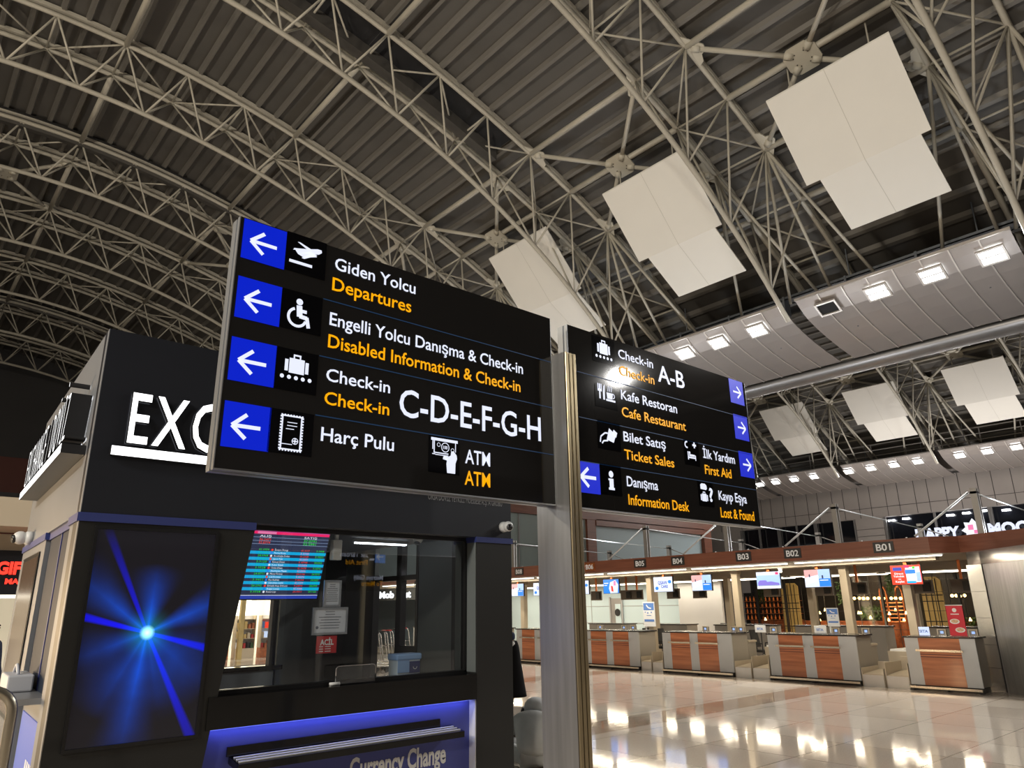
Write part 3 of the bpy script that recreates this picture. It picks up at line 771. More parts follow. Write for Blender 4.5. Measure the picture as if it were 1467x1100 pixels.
s1 = thing('direction_sign', 'large black backlit hanging sign with four left arrows, left of the steel post', 'sign', (2.35, YS, 2.37))
sign_box(s1, 1.184, 3.528, 2.372, 3.768)
for v1 in (3.762, 3.416, 3.068, 2.720):
    tile_row(s1, 1.203, 1.449, v1 - 0.237, v1, 'L', (1.328, v1 - 0.122), 0.138, 0.0205)
# pictograms: aeroplane, wheelchair, luggage, fee stamp, cash machine
pl = [bar2((1.474, 3.594), (1.613, 3.594), 0.018),
      [(1.492, 3.665), (1.505, 3.668), (1.520, 3.650), (1.650, 3.684), (1.668, 3.700), (1.665, 3.716), (1.640, 3.716), (1.585, 3.698), (1.520, 3.682), (1.498, 3.678)],
      [(1.520, 3.648), (1.560, 3.636), (1.640, 3.664), (1.600, 3.690)],
      [(1.515, 3.722), (1.530, 3.724), (1.606, 3.700), (1.582, 3.690)], [(1.545, 3.630), (1.562, 3.628), (1.640, 3.674), (1.612, 3.684)]]
picto(s1, 1.450, 1.697, 3.532, 3.772, pl)
wc = [circ(1.556, 3.357, 0.020, 14), bar2((1.556, 3.335), (1.562, 3.268), 0.034), bar2((1.560, 3.305), (1.602, 3.305), 0.020), bar2((1.560, 3.272), (1.606, 3.268), 0.024), bar2((1.604, 3.274), (1.618, 3.212), 0.022),
      ring_seg(1.548, 3.262, 0.044, 0.060, math.radians(110), math.radians(215), 10), ring_seg(1.548, 3.262, 0.044, 0.060, math.radians(215), math.radians(345), 12)]
picto(s1, 1.449, 1.694, 3.183, 3.417, wc)
picto(s1, 1.447, 1.692, 2.831, 3.069, suitcase(1.568, 2.944, 0.138))
st = []
for k in range(8): st += [rect(1.504 + 0.0165 * k, 1.513 + 0.0165 * k, 2.690, 2.700), rect(1.504 + 0.0165 * k, 1.513 + 0.0165 * k, 2.500, 2.510)]
for k in range(12): st += [rect(1.500, 1.508, 2.508 + 0.0158 * k, 2.517 + 0.0158 * k), rect(1.624, 1.632, 2.508 + 0.0158 * k, 2.517 + 0.0158 * k)]
st += [rect(1.508, 1.516, 2.506, 2.696), rect(1.616, 1.624, 2.506, 2.696), rect(1.508, 1.624, 2.688, 2.696), rect(1.508, 1.624, 2.506, 2.514), rect(1.514, 1.575, 2.536, 2.540)]
st += [rect(1.540, 1.596, 2.655, 2.659), rect(1.540, 1.596, 2.637, 2.641), rect(1.534, 1.580, 2.619, 2.623)]
st += [ring_seg(1.590, 2.558, 0.014, 0.018, 0, PI), ring_seg(1.590, 2.558, 0.014, 0.018, PI, 2 * PI), bar2((1.576, 2.558), (1.604, 2.558), 0.006), bar2((1.590, 2.544), (1.590, 2.572), 0.006)]
picto(s1, 1.441, 1.690, 2.485, 2.721, st)
at = [rect(2.468, 2.672, 2.688, 2.706), rect(2.478, 2.484, 2.632, 2.688), rect(2.488, 2.496, 2.615, 2.688), rect(2.652, 2.658, 2.630, 2.688), rect(2.488, 2.600, 2.609, 2.616), rect(2.478, 2.500, 2.600, 2.606), rect(2.500, 2.600, 2.598, 2.603),
      ring_seg(2.576, 2.652, 0.026, 0.031, 0, PI), ring_seg(2.576, 2.652, 0.026, 0.031, PI, 2 * PI), ring_seg(2.526, 2.664, 0.010, 0.013, 0, PI), ring_seg(2.526, 2.664, 0.010, 0.013, PI, 2 * PI), ring_seg(2.632, 2.640, 0.010, 0.013, 0, PI), ring_seg(2.632, 2.640, 0.010, 0.013, PI, 2 * PI),
      [(2.592, 2.494), (2.654, 2.494), (2.656, 2.560), (2.668, 2.590), (2.664, 2.612), (2.640, 2.636), (2.622, 2.632), (2.618, 2.606), (2.600, 2.596), (2.566, 2.602), (2.562, 2.590), (2.590, 2.574), (2.586, 2.550)], bar2((2.560, 2.585), (2.600, 2.578), 0.016)]
picto(s1, 2.452, 2.688, 2.488, 2.716, at)
nb = s1.children[-1]
text(nb, '100', 2.560, 2.593, 2.642, 0.020, F, 'lit_white', 0.005)
for (b, u0, u1, vb, cp, m) in (('Giden Yolcu', 1.756, 2.325, 3.625, 0.077, 'lit_white'), ('Departures', 1.747, 2.297, 3.489, 0.080, 'lit_amber'),
                               ('Engelli Yolcu Danışma & Check-in', 1.745, 3.243, 3.269, 0.077, 'lit_white'), ('Disabled Information & Check-in', 1.744, 3.216, 3.131, 0.078, 'lit_amber'),
                               ('Check-in', 1.746, 2.164, 2.931, 0.072, 'lit_white'), ('Check-in', 1.744, 2.164, 2.794, 0.072, 'lit_amber'), ('C-D-E-F-G-H', 2.233, 3.402, 2.806, 0.167, 'lit_white'),
                               ('Harç Pulu', 1.738, 2.205, 2.583, 0.076, 'lit_white'), ('ATM', 2.733, 2.938, 2.573, 0.088, 'lit_white'), ('ATM', 2.730, 2.938, 2.436, 0.088, 'lit_amber')):
    text(s1, b, u0, u1, vb, cp, F, m, 0.004, 0.011)
for v in (3.418, 3.068, 2.722): divider(s1, 1.697, 3.520, v)

post = thing('sign_post', 'tall brushed steel sign post with grooved front edge carrying both signs', 'post', (3.59, 3.62, 0))
G().box(3.536, 3.652, 3.475, 3.80, 0, 3.47).build('body', 'steel_brushed', post)
for k in range(3):
    x = 3.538 + 0.0385 * k
    g = G(); g.box(x, x + 0.030, 3.458, 3.476, 0, 3.468); g.build('groove_bar', 'bronze_groove', post, bevel=0.004)
G().box(3.537, 3.651, 3.470, 3.4755, 0, 3.466).build('groove_shadow_gap', 'groove_dark', post)
G().box(3.53, 3.66, 3.455, 3.806, 0.0, 0.02).build('base_plate', 'alu', post)
for z in (2.60, 3.30): G().box(3.652, 3.708, 3.63, 3.67, z, z + 0.06).build('bracket', 'alu_dark', post)

s2 = thing('direction_sign', 'black backlit hanging sign with three right arrows, right of the steel post', 'sign', (4.9, YS, 2.37))
sign_box(s2, 3.712, 6.180, 2.372, 3.768)
for v1, u0 in ((3.765, 5.902), (3.413, 5.915), (3.058, 5.935)):
    tile_row(s2, u0, u0 + 0.236, v1 - 0.240, v1, 'R', (u0 + 0.118, v1 - 0.122), 0.125, 0.0185)
tile_row(s2, 3.760, 3.997, 2.480, 2.709, 'L', (3.878, 2.596), 0.15, 0.026)
picto(s2, 3.985, 4.250, 3.535, 3.750, suitcase(4.116, 3.622, 0.150))
fk = [rect(4.036, 4.052, 3.232, 3.352), rect(4.020, 4.068, 3.292, 3.312), rect(4.020, 4.030, 3.300, 3.354), rect(4.039, 4.049, 3.300, 3.354), rect(4.058, 4.068, 3.300, 3.354),
      [(4.080, 3.230), (4.100, 3.230), (4.104, 3.356), (4.088, 3.340), (4.080, 3.290)], [(4.128, 3.246), (4.188, 3.246), (4.196, 3.296), (4.122, 3.296)], rect(4.114, 4.222, 3.226, 3.242),
      ring_seg(4.196, 3.274, 0.014, 0.022, -PI / 2, PI / 2)] + [bar2((4.138 + 0.02 * k, 3.306), (4.146 + 0.02 * k, 3.350), 0.007) for k in range(3)]
picto(s2, 3.990, 4.245, 3.165, 3.345, fk)
hd = [bar2((4.020, 2.884), (4.030, 2.930), 0.012), bar2((4.030, 2.930), (4.078, 2.962), 0.012), bar2((4.078, 2.962), (4.110, 2.964), 0.012), bar2((4.040, 2.876), (4.060, 2.898), 0.012), bar2((4.060, 2.898), (4.110, 2.906), 0.012),
      [(4.095, 2.912), (4.175, 2.896), (4.205, 2.962), (4.128, 3.006)], [(4.160, 2.960), (4.205, 2.940), (4.222, 2.980), (4.180, 3.002)]]
picto(s2, 3.997, 4.258, 2.834, 3.058, hd)
aid = [ring_seg(5.128, 3.010, 0.018, 0.032, math.radians(70), math.radians(290)), bar2((5.210, 3.016), (5.262, 3.016), 0.018), bar2((5.236, 2.990), (5.236, 3.042), 0.018),
       rect(5.130, 5.142, 2.880, 2.952), rect(5.236, 5.246, 2.880, 2.926), rect(5.130, 5.246, 2.894, 2.908), rect(5.150, 5.232, 2.912, 2.930), circ(5.158, 2.942, 0.012, 10)]
picto(s2, 5.085, 5.300, 2.835, 3.050, aid)
picto(s2, 3.998, 4.240, 2.486, 2.716, [circ(4.122, 2.646, 0.026, 14), rect(4.100, 4.146, 2.540, 2.612), rect(4.090, 4.102, 2.598, 2.612), rect(4.090, 4.156, 2.526, 2.544)])
lf = suitcase(5.318, 2.545, 0.105, False) + [[(5.272, 2.640), (5.352, 2.636), (5.366, 2.650), (5.362, 2.676), (5.340, 2.690), (5.292, 2.690), (5.272, 2.678)]]
picto(s2, 5.240, 5.460, 2.495, 2.705, lf)
text(s2.children[-1], '?', 5.392, 5.450, 2.545, 0.110, F, 'lit_white', 0.005, 0.03)
for (b, u0, u1, vb, cp, m) in (('Check-in', 4.294, 4.742, 3.622, 0.076, 'lit_white'), ('Check-in', 4.294, 4.744, 3.478, 0.078, 'lit_amber'), ('A-B', 4.798, 5.176, 3.520, 0.148, 'lit_white'),
                               ('Kafe Restoran', 4.296, 5.031, 3.272, 0.078, 'lit_white'), ('Cafe Restaurant', 4.294, 5.138, 3.131, 0.078, 'lit_amber'), ('Bilet Satış', 4.296, 4.830, 2.930, 0.076, 'lit_white'), ('Ticket Sales', 4.294, 4.928, 2.786, 0.076, 'lit_amber'),
                               ('İlk Yardım', 5.360, 5.858, 2.923, 0.080, 'lit_white'), ('First Aid', 5.366, 5.776, 2.781, 0.080, 'lit_amber'), ('Danışma', 4.303, 4.687, 2.574, 0.077, 'lit_white'), ('Information Desk', 4.309, 5.085, 2.432, 0.078, 'lit_amber'),
                               ('Kayıp Eşya', 5.538, 5.985, 2.569, 0.080, 'lit_white'), ('Lost & Found', 5.544, 6.083, 2.417, 0.084, 'lit_amber')):
    text(s2, b, u0, u1, vb, cp, F, m, 0.004, 0.011)
for v, u in ((3.404, 3.80), (3.046, 3.80), (2.711, 3.80)): divider(s2, u, 6.165, v)

# ================================================================== EXCHANGE KIOSK
KY = 5.80
K = front(KY)
kA = Vector((1.035, KY, 0)); kd = Vector((0.165, 3.5, 0)).normalized(); kn = Vector((-kd.y, kd.x, 0))
def KS(u, v, w=0.0): return kA + kd * (-u) + kn * w + Vector((0, 0, v))    # left side face, u = minus the distance from the front corner
KR = 5.015
kiosk = thing('exchange_kiosk', 'large dark exchange kiosk with blue trim, glass counter window and lit letters', 'kiosk', (1.035, KY, 0))
G().box(1.0385, KR, KY, KY + 0.14, 2.37, 3.75).build('front_fascia', 'kiosk_dark', kiosk)
G().prism(rect(-3.6, -0.004, 2.37, 3.75), KS, -0.03, 0.0).build('side_fascia', 'kiosk_side', kiosk)
g = G(); a = KS(-3.6, 0); g.hexa([(1.05, KY + 0.05, 3.66), (KR, KY + 0.05, 3.66), (KR, 9.35, 3.66), (a.x + 0.05, 9.35, 3.66), (1.05, KY + 0.05, 3.72), (KR, KY + 0.05, 3.72), (KR, 9.35, 3.72), (a.x + 0.05, 9.35, 3.72)])
g.build('roof_slab', 'kiosk_frame', kiosk)
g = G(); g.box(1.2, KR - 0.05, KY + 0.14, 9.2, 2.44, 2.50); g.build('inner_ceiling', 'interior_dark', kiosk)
# slanted screen panel left of the window
sl = lambda z: 2.285 - (2.31 - z) * 0.137
G().prism([(1.0385, 0), (sl(0), 0), (sl(2.37), 2.37), (1.0385, 2.37)], K, -0.20, 0.0).build('screen_wall', 'kiosk_frame', kiosk)
G().box(4.56, KR, KY, KY + 0.42, 0, 2.37).build('corner_post', 'kiosk_frame', kiosk)
G().box(4.553, 4.560, KY + 0.012, KY + 0.20, 1.10, 2.37).build('post_reveal', 'interior_grey', kiosk)
G().box(4.55, 4.560, KY + 0.012, KY + 0.15, 0, 0.86).build('post_reveal', 'plastic_white', kiosk)  # white stands in for light falling on the post's lower reveal
G().prism(rect(1.030, 2.29, 2.312, 2.372), K, -0.01, 0.014).build('blue_trim', 'kiosk_blue', kiosk)
G().box(4.545, KR + 0.012, KY - 0.014, KY + 0.19, 2.318, 2.372).build('blue_trim', 'kiosk_blue', kiosk)
G().prism(rect(-0.42, 0.008, 2.312, 2.372), KS, -0.02, 0.014).build('blue_trim', 'kiosk_blue', kiosk)
G().prism(rect(-3.6, -1.70, 2.312, 2.372), KS, -0.02, 0.014).build('blue_trim', 'kiosk_blue', kiosk)
# window, sill, front panel
GY = KY + 0.18
zt = 2.37
g = G(); g.box(2.16, 4.56, GY - 0.02, GY + 0.03, 2.335, 2.372); g.box(4.525, 4.556, GY - 0.03, GY + 0.03, 1.10, 2.34); g.box(2.05, 4.556, GY - 0.03, GY + 0.04, 1.085, 1.115)
g.build('window_frame', 'plastic_black', kiosk)
G().quad([(2.05, GY, 1.11), (4.53, GY, 1.11), (4.53, GY, 2.34), (2.2, GY, 2.34)]).build('window_glass', 'kiosk_glass', kiosk)
G().box(2.05, 4.552, KY - 0.012, GY + 0.35, 0.865, 1.087).build('counter_sill', 'gloss_black', kiosk)
G().box(1.97, 4.552, KY + 0.105, KY + 0.16, 0, 0.865).build('front_panel', 'kiosk_front_blue', kiosk)
G().box(2.05, 4.54, KY + 0.080, KY + 0.100, 0.850, 0.864).build('led_strip', 'led_blue', kiosk)
lamp('led_glow', 'AREA', (3.3, KY + 0.06, 0.855), 2.6, (0.26, 0.32, 1.0), aim=(3.3, KY + 0.13, 0.2), size=2.4, size_y=0.03, parent=kiosk)
text(kiosk, 'Currency Change', 3.30, 4.28, 0.352, 0.150, front(KY + 0.105), 'white_print', 0.004, 0.03)
# right and back walls with their glazed openings, inner fittings
g = G(); g.box(KR - 0.06, KR, KY + 0.42, 7.46, 0, 3.75); g.box(KR - 0.06, KR, 8.44, 9.3, 0, 3.75); g.box(KR - 0.06, KR, 7.46, 8.44, 0, 0.72); g.box(KR - 0.06, KR, 7.46, 8.44, 2.46, 3.75)
g.build('right_wall', 'interior_grey', kiosk)
g = G(); g.box(KR - 0.07, KR + 0.01, 7.79, 7.90, 0.72, 2.46); g.box(KR - 0.07, KR + 0.01, 7.46, 7.79, 1.19, 1.27); g.box(KR - 0.07, KR + 0.01, 7.46, 8.44, 2.02, 2.08); g.box(KR - 0.08, KR + 0.01, 8.42, 8.62, 0.0, 2.10); g.box(KR - 0.07, KR + 0.01, 7.42, 7.47, 0.72, 2.46)
g.build('side_window_frame', 'plastic_black', kiosk)
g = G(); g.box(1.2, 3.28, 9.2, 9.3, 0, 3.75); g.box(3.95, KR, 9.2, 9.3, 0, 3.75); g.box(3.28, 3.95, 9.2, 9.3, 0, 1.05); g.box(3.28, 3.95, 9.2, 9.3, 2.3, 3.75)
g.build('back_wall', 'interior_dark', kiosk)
G().box(4.02, 4.62, 9.15, 9.2, 0, 2.44).build('wall_pilaster', 'interior_grey', kiosk)
g = G(); g.box(3.2, 4.05, 9.02, 9.19, 1.0, 1.05); g.build('cabinet_top', 'gloss_black', kiosk)
G().box(3.2, 3.95, 9.05, 9.19, 0.1, 1.0).build('cabinet', 'interior_light', kiosk)
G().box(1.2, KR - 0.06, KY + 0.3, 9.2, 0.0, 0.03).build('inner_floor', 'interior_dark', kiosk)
# side face: posts, recessed window, ledge, blue poster
G().prism(rect(-0.40, -0.010, 0, 2.37), KS, -0.14, 0.0).build('side_post', 'kiosk_side', kiosk)
G().prism(rect(-3.6, -1.72, 0, 2.37), KS, -0.14, 0.0).build('side_post', 'kiosk_side', kiosk)
g = G(); g.prism(rect(-1.72, -0.40, 1.13, 2.31), KS, -0.07, -0.035); g.build('side_window', 'side_glass', kiosk)
g = G(); g.prism(rect(-1.02, -0.99, 1.13, 2.31), KS, -0.035, -0.028); g.prism(rect(-1.72, -0.40, 2.31, 2.37), KS, -0.14, -0.02); g.build('side_window_frame', 'kiosk_blue', kiosk)
G().prism(rect(-1.72, -0.40, 0, 1.10), KS, -0.14, -0.04).build('side_apron', 'kiosk_side', kiosk)
G().prism(rect(-1.74, -0.40, 1.10, 1.14), KS, -0.17, 0.18).build('side_ledge', 'alu', kiosk)
G().prism(rect(-1.60, -0.44, 0.16, 0.95), KS, -0.04, -0.03).build('blue_poster', 'side_blue', kiosk)
g = G()
for k in range(4): g.prism(rect(-0.95 + 0.10 * k, -0.89 + 0.10 * k, 0.60, 0.68), KS, -0.03, -0.028)
g.build('poster_print', 'white_print', kiosk)
# far post display, switched to a brown picture
t = thing('wall_display', 'tall brown display set into the far side post of the kiosk', 'screen', tuple(KS(-2.6, 0.85)), None)
g = G(); g.prism(rect(-3.25, -1.98, 0.80, 2.23), KS, 0.003, 0.012); g.build('bezel', 'plastic_black', t)
G().prism(rect(-3.21, -2.02, 0.84, 2.19), KS, 0.012, 0.015).build('screen', 'lcd_off', t)
# company line above the window
text(kiosk, 'ORSA DÖVİZ YETKİLİ MÜESSESE A.Ş. A GRUBU', 3.957, 4.894, 2.700, 0.058, K, 'grey_print', 0.004, 0.012)

ex = thing('illuminated_sign', 'white lit EXCHANGE letters over a lit bar on the kiosk front', 'sign', (3.0, KY, 2.79))
text(ex, 'EXCHANGE / DÖVİZ', 1.250, 4.78, 2.893, 0.375, K, 'letter_white', 0.004, 0.008, 0.05, 'letter_side', 'letters', space=1.18)
g = G(); g.prism(rect(1.158, 4.80, 2.790, 2.856), K, 0.003, 0.050, 0, 1); g.build('light_bar', ['letter_white', 'letter_side'], ex)
ex2 = thing('illuminated_sign', 'white lit EXCHANGE letters in deep boxes on the kiosk left side', 'sign', tuple(KS(-1.6, 2.85)))
text(ex2, 'EXCHANGE / DÖVİZ', -3.02, -0.30, 2.925, 0.38, KS, 'letter_white', 0.004, -0.022, 0.14, 'letter_side', 'letters', space=1.30)
g = G(); g.prism(rect(-3.10, -0.22, 2.815, 2.885), KS, 0.003, 0.16, 0, 1); g.build('light_bar', ['letter_white', 'letter_side'], ex2)

ad = thing('advertising_screen', 'tall advertising screen showing a blue burst of light rays', 'screen', (1.16, KY, 0.85))
g = G()
for p in (rect(1.140, 1.998, 2.262, 2.285), rect(1.140, 1.998, 0.828, 0.850), rect(1.140, 1.160, 0.850, 2.262), rect(1.978, 1.998, 0.850, 2.262)): g.prism(p, K, 0.002, 0.022)
g.build('bezel', 'plastic_black', ad)
G().prism(rect(1.160, 1.978, 0.850, 2.262), K, 0.002, 0.008).build('screen', 'burst_screen', ad)

# security cameras
def dome_camera(c, n, label, s=1.0):
    c = Vector(c); n = Vector(n).normalized(); t = thing('security_camera', label, 'camera', tuple(c), 'white security cameras')
    G().tube(c + n * 0.001, c + n * 0.05 * s, 0.055 * s, 18, 0, 0.05 * s).build('mount', 'plastic_white', t, True)
    h = c + n * 0.085 * s; aim = (n * 0.7 + Vector((-0.35, -0.2, -0.25))).normalized()
    g = G().ball(h, 0.052 * s, 0, 16, 10); g.build('housing', 'plastic_white', t, True)
    G().tube(h + aim * 0.030 * s, h + aim * 0.056 * s, 0.032 * s, 16).build('lens', 'plastic_black', t, True)
    return t
c1 = dome_camera((4.905, KY, 2.487), (0, -1, 0), 'white dome security camera on the front fascia near the right corner')
c2 = dome_camera(tuple(KS(-2.9, 2.42)), tuple(kn), 'white dome security camera on the kiosk left side near the far post', 1.25)
c3 = dome_camera((4.12, 6.20, 2.44), (0, 0, -1), 'white security camera under the kiosk ceiling, seen through the window', 0.95)
t = thing('dome_detector', 'small white dome detector on the kiosk ceiling at the window corner', 'detector', (4.52, 6.06, 2.44))
G().tube((4.52, 6.06, 2.439), (4.52, 6.06, 2.40), 0.045, 16).build('base', 'plastic_white', t, True)
G().ball((4.52, 6.06, 2.395), 0.042, 0, 14, 8, 1, 1, 0.8).build('dome', 'plastic_white', t, True)
t = thing('sensor_box', 'white hanging sensor box inside the window beside the rate screen', 'sensor', (3.17, 6.10, 2.12))
G().box(3.13, 3.22, 6.08, 6.15, 2.12, 2.30).build('case', 'plastic_white', t, bevel=0.008)
G().box(3.16, 3.19, 6.10, 6.13, 2.30, 2.437).build('stem', 'plastic_white', t)
t = thing('lit_bar_stand_in', 'slim added lamp standing in for a lit bar in the kiosk window', 'lamp', (4.35, 7.3, 2.40))  # added lamp in place of a lit bar showing in the window
G().box(4.0, 4.7, 7.27, 7.33, 2.405, 2.437).build('housing', 'plastic_white', t)
G().box(4.02, 4.68, 7.28, 7.32, 2.39, 2.405).build('tube', 'led_cool', t)

# exchange-rate screen hung inside the window, tilted forward
P0r = Vector((2.34, 6.24, 1.79)); ru = Vector((1, 0, 0)); rv = Vector((0, -0.19, 0.575)).normalized(); rn = ru.cross(rv)
RW, RH = 0.735, 0.600
FR = lambda u, v, w=0.0: P0r + ru * u + rv * v + rn * w
rs = thing('rate_screen', 'bright exchange rate board with flags and rows of numbers behind the window', 'screen', tuple(P0r))
g = G(); g.prism(rect(-0.012, RW + 0.012, -0.012, RH + 0.012), FR, -0.03, -0.001); g.build('bezel', 'plastic_black', rs)
G().prism(rect(0, RW, 0, RH), FR, -0.001, 0.001).build('screen', 'px_navy', rs)
g = G().quad([FR(0, RH - 0.045, 0.002), FR(RW, RH - 0.045, 0.002), FR(RW, RH - 0.022, 0.002), FR(0, RH - 0.022, 0.002)]); g.build('red_band', 'px_magenta', rs)
poly_part(rs, 'blue_band', [rect(RW * 0.66, RW, RH - 0.022, RH)], FR, 'px_blue', 0.002)
poly_part(rs, 'dark_band', [rect(0.0, RW * 0.66, RH - 0.022, RH)], FR, 'px_dkblue', 0.002)
poly_part(rs, 'rose_tab', [rect(0.075, 0.24, RH - 0.043, RH - 0.024)], FR, 'px_rose', 0.003)
poly_part(rs, 'foot_band', [rect(0, RW, 0.0, 0.028)], FR, 'px_dkblue', 0.002)
for v in (RH - 0.075, RH - 0.105, RH - 0.132): poly_part(rs, 'rule_line', [rect(0, RW, v, v + 0.003)], FR, 'px_steel', 0.002)
poly_part(rs, 'rule_line', [rect(0, RW, 0.029, 0.033)], FR, 'px_white', 0.002)
NAMES = ['İsviçre Frangı', 'Norveç Kronu', 'Avustralya Doları', 'Japon Yeni', 'Kuveyt Dinarı', 'Katar Riyali', 'Ürdün Dinarı', 'Azerbaycan Manatı', 'Macar Forinti', 'Çek Korunası', 'Rus Rublesi', 'Gürcistan Larisi', 'Birleşik Arap Dirhemi', 'Bulgar Levası', 'Romen Leyi']
text(rs, 'ALIŞ', 0.10, 0.20, RH - 0.071, 0.018, FR, 'px_white', 0.003, 0.0); text(rs, 'SATIŞ', 0.50, 0.62, RH - 0.071, 0.018, FR, 'px_white', 0.003, 0.0)
for v in (RH - 0.100, RH - 0.128): text(rs, '%02d.%04d' % (random.randint(31, 39), random.randint(0, 9999)), 0.10, 0.20, v, 0.019, FR, 'px_red', 0.003, 0.0); text(rs, '%02d.%04d' % (random.randint(31, 39), random.randint(0, 9999)), 0.50, 0.62, v, 0.019, FR, 'px_green', 0.003, 0.0)
rh = (RH - 0.165 - 0.048) / 15
for k, nm in enumerate(NAMES):
    v = RH - 0.165 - rh * (k + 1)
    cy = k % 2 == 1
    if cy: poly_part(rs, 'row_band', [rect(0, RW, v, v + rh)], FR, 'px_cyan', 0.002)
    num = lambda: '%d.%04d' % (random.choice((3, 5, 9, 24, 41)), random.randint(0, 9999))
    text(rs, num(), 0.115, 0.205, v + 0.006, 0.017, FR, 'px_teal' if cy else 'px_green', 0.003, 0.0, res=1)
    text(rs, nm, 0.255, 0.255 + 0.0085 * len(nm), v + 0.006, 0.016, FR, 'px_white', 0.003, 0.0, res=1)
    text(rs, num(), 0.495, 0.575, v + 0.006, 0.017, FR, 'px_rose' if cy else 'px_red', 0.003, 0.0, res=1)
    text(rs, num(), 0.640, 0.715, v + 0.006, 0.017, FR, 'px_teal' if cy else 'px_green', 0.003, 0.0, res=1)
    poly_part(rs, 'flag', [circ(0.232, v + rh / 2, 0.010, 10)], FR, ('px_red', 'px_blue', 'px_white')[k % 3], 0.004)
for u in (0.2, 0.55):
    G().tube(FR(u, RH - 0.03, -0.03), FR(u, RH - 0.03, -0.03) + Vector((0, 0.02, 0.095)), 0.012, 8).build('hanger', 'plastic_black', rs, True)

# framed papers and red notice fixed inside the glass
FG = front(GY + 0.030)
def framed(u0, u1, v0, v1, label, lines, seal=False):
    t = thing('framed_document', label, 'document', ((u0 + u1) / 2, GY + 0.03, v0), 'framed papers in the kiosk window')
    g = G(); w = 0.016
    for p in (rect(u0, u1, v0, v0 + w), rect(u0, u1, v1 - w, v1), rect(u0, u0 + w, v0 + w, v1 - w), rect(u1 - w, u1, v0 + w, v1 - w)): g.prism(p, FG, 0.0, 0.015)
    g.build('frame', 'alu', t)
    G().prism(rect(u0 + w, u1 - w, v0 + w, v1 - w), FG, 0.0, 0.006).build('sheet', 'paper', t)
    g = G(); h = v1 - v0; c = (u0 + u1) / 2
    for k in range(lines):
        ww = (u1 - u0) * (0.14 if k < 2 else 0.30) * (0.85 + 0.3 * random.random()); vv = v1 - w - h * (0.10 + 0.70 * k / lines)
        g.quad([FG(c - ww, vv, 0.008), FG(c + ww, vv, 0.008), FG(c + ww, vv + 0.005, 0.008), FG(c - ww, vv + 0.005, 0.008)])
    if seal: g.quad([FG(u, v, 0.009) for u, v in circ(u0 + 0.05, v0 + 0.06, 0.013, 12)])
    g.build('print', 'ink', t)
framed(3.022, 3.188, 1.715, 1.940, 'narrow silver-framed certificate in the kiosk window, above the wider one', 9)
framed(2.930, 3.265, 1.487, 1.712, 'wide silver-framed certificate in the kiosk window, above the red notice', 7, True)
t = thing('red_notice', 'small red notice with white heading under the framed certificates', 'notice', (3.08, GY + 0.03, 1.337))
G().prism(rect(2.985, 3.175, 1.337, 1.477), FG, 0.0, 0.004).build('sheet', 'red_sticker', t)
text(t, 'ACİL', 3.018, 3.145, 1.405, 0.042, FG, 'white_print', 0.006, 0.035)
g = G()
for k in range(3):
    vv = 1.388 - 0.019 * k; g.quad([FG(3.012, vv, 0.006), FG(3.05, vv, 0.006), FG(3.05, vv + 0.006, 0.006), FG(3.012, vv + 0.006, 0.006)]); g.quad([FG(3.065, vv, 0.006), FG(3.12, vv, 0.006), FG(3.12, vv + 0.006, 0.006), FG(3.065, vv + 0.006, 0.006)])
g.build('small_print', 'white_print', t)
# transaction guard, water container on the sill
t = thing('counter_guard', 'clear acrylic guard with bright rounded edge on the counter sill', 'guard', (3.33, KY + 0.08, 1.087))
pts = [(3.115, 1.093)] + [(3.145 + 0.03 * math.cos(a), 1.205 + 0.03 * math.sin(a)) for a in [PI - k * PI / 10 for k in range(6)]] + [(3.465 + 0.03 * math.cos(a), 1.205 + 0.03 * math.sin(a)) for a in [PI / 2 - k * PI / 10 for k in range(6)]] + [(3.495, 1.093)]
fg2 = front(KY + 0.08)
G().prism(pts, fg2, 0, 0.006).build('sheet', 'clear_acrylic', t)
G().path([fg2(u, v, 0.003) for u, v in pts], 0.0042, 6).build('edge', 'chrome', t, True)
G().tube((3.06, KY + 0.07, 1.10), (3.15, KY + 0.07, 1.10), 0.014, 10).build('clip', 'plastic_white', t, True)
t = thing('water_container', 'pale blue lidded water container with navy label on the sill', 'container', (3.97, 6.20, 1.087))
G().box(3.87, 4.13, 6.12, 6.28, 1.089, 1.255).build('body', 'jug_clear', t, bevel=0.012)
G().box(3.86, 4.14, 6.11, 6.29, 1.225, 1.285).build('lid', 'jug_blue', t, bevel=0.015)
G().box(3.875, 4.0, 6.113, 6.12, 1.12, 1.225).build('sleeve', 'jug_blue', t)
g = G(); g.box(4.0, 4.115, 6.110, 6.118, 1.115, 1.215); lb = g.build('label', 'label_navy', t)
poly_part(t, 'label_mark', [ring_seg(4.06, 1.168, 0.018, 0.024, PI, 2 * PI, 8)], front(6.110), 'white_print', 0.002)
# document shelf on the blue front
t = thing('document_shelf', 'long black shelf with pale grooves on the blue kiosk front', 'shelf', (3.3, KY + 0.1, 0.6))
G().box(2.26, 4.20, KY + 0.085, KY + 0.104, 0.655, 0.722).build('back_board', 'gloss_black', t)
g = G(); g.hexa([(2.28, KY - 0.10, 0.575), (4.34, KY - 0.10, 0.575), (4.34, KY + 0.10, 0.605), (2.28, KY + 0.10, 0.605), (2.28, KY - 0.10, 0.625), (4.34, KY - 0.10, 0.625), (4.34, KY + 0.10, 0.655), (2.28, KY + 0.10, 0.655)]); g.build('tray', 'gloss_black', t)
for k in range(3):
    y = KY - 0.065 + 0.05 * k; z = 0.6265 + (y - KY + 0.10) * 0.15
    G().box(2.30, 4.32, y, y + 0.022, z, z + 0.008).build('groove_strip', 'plastic_white', t)
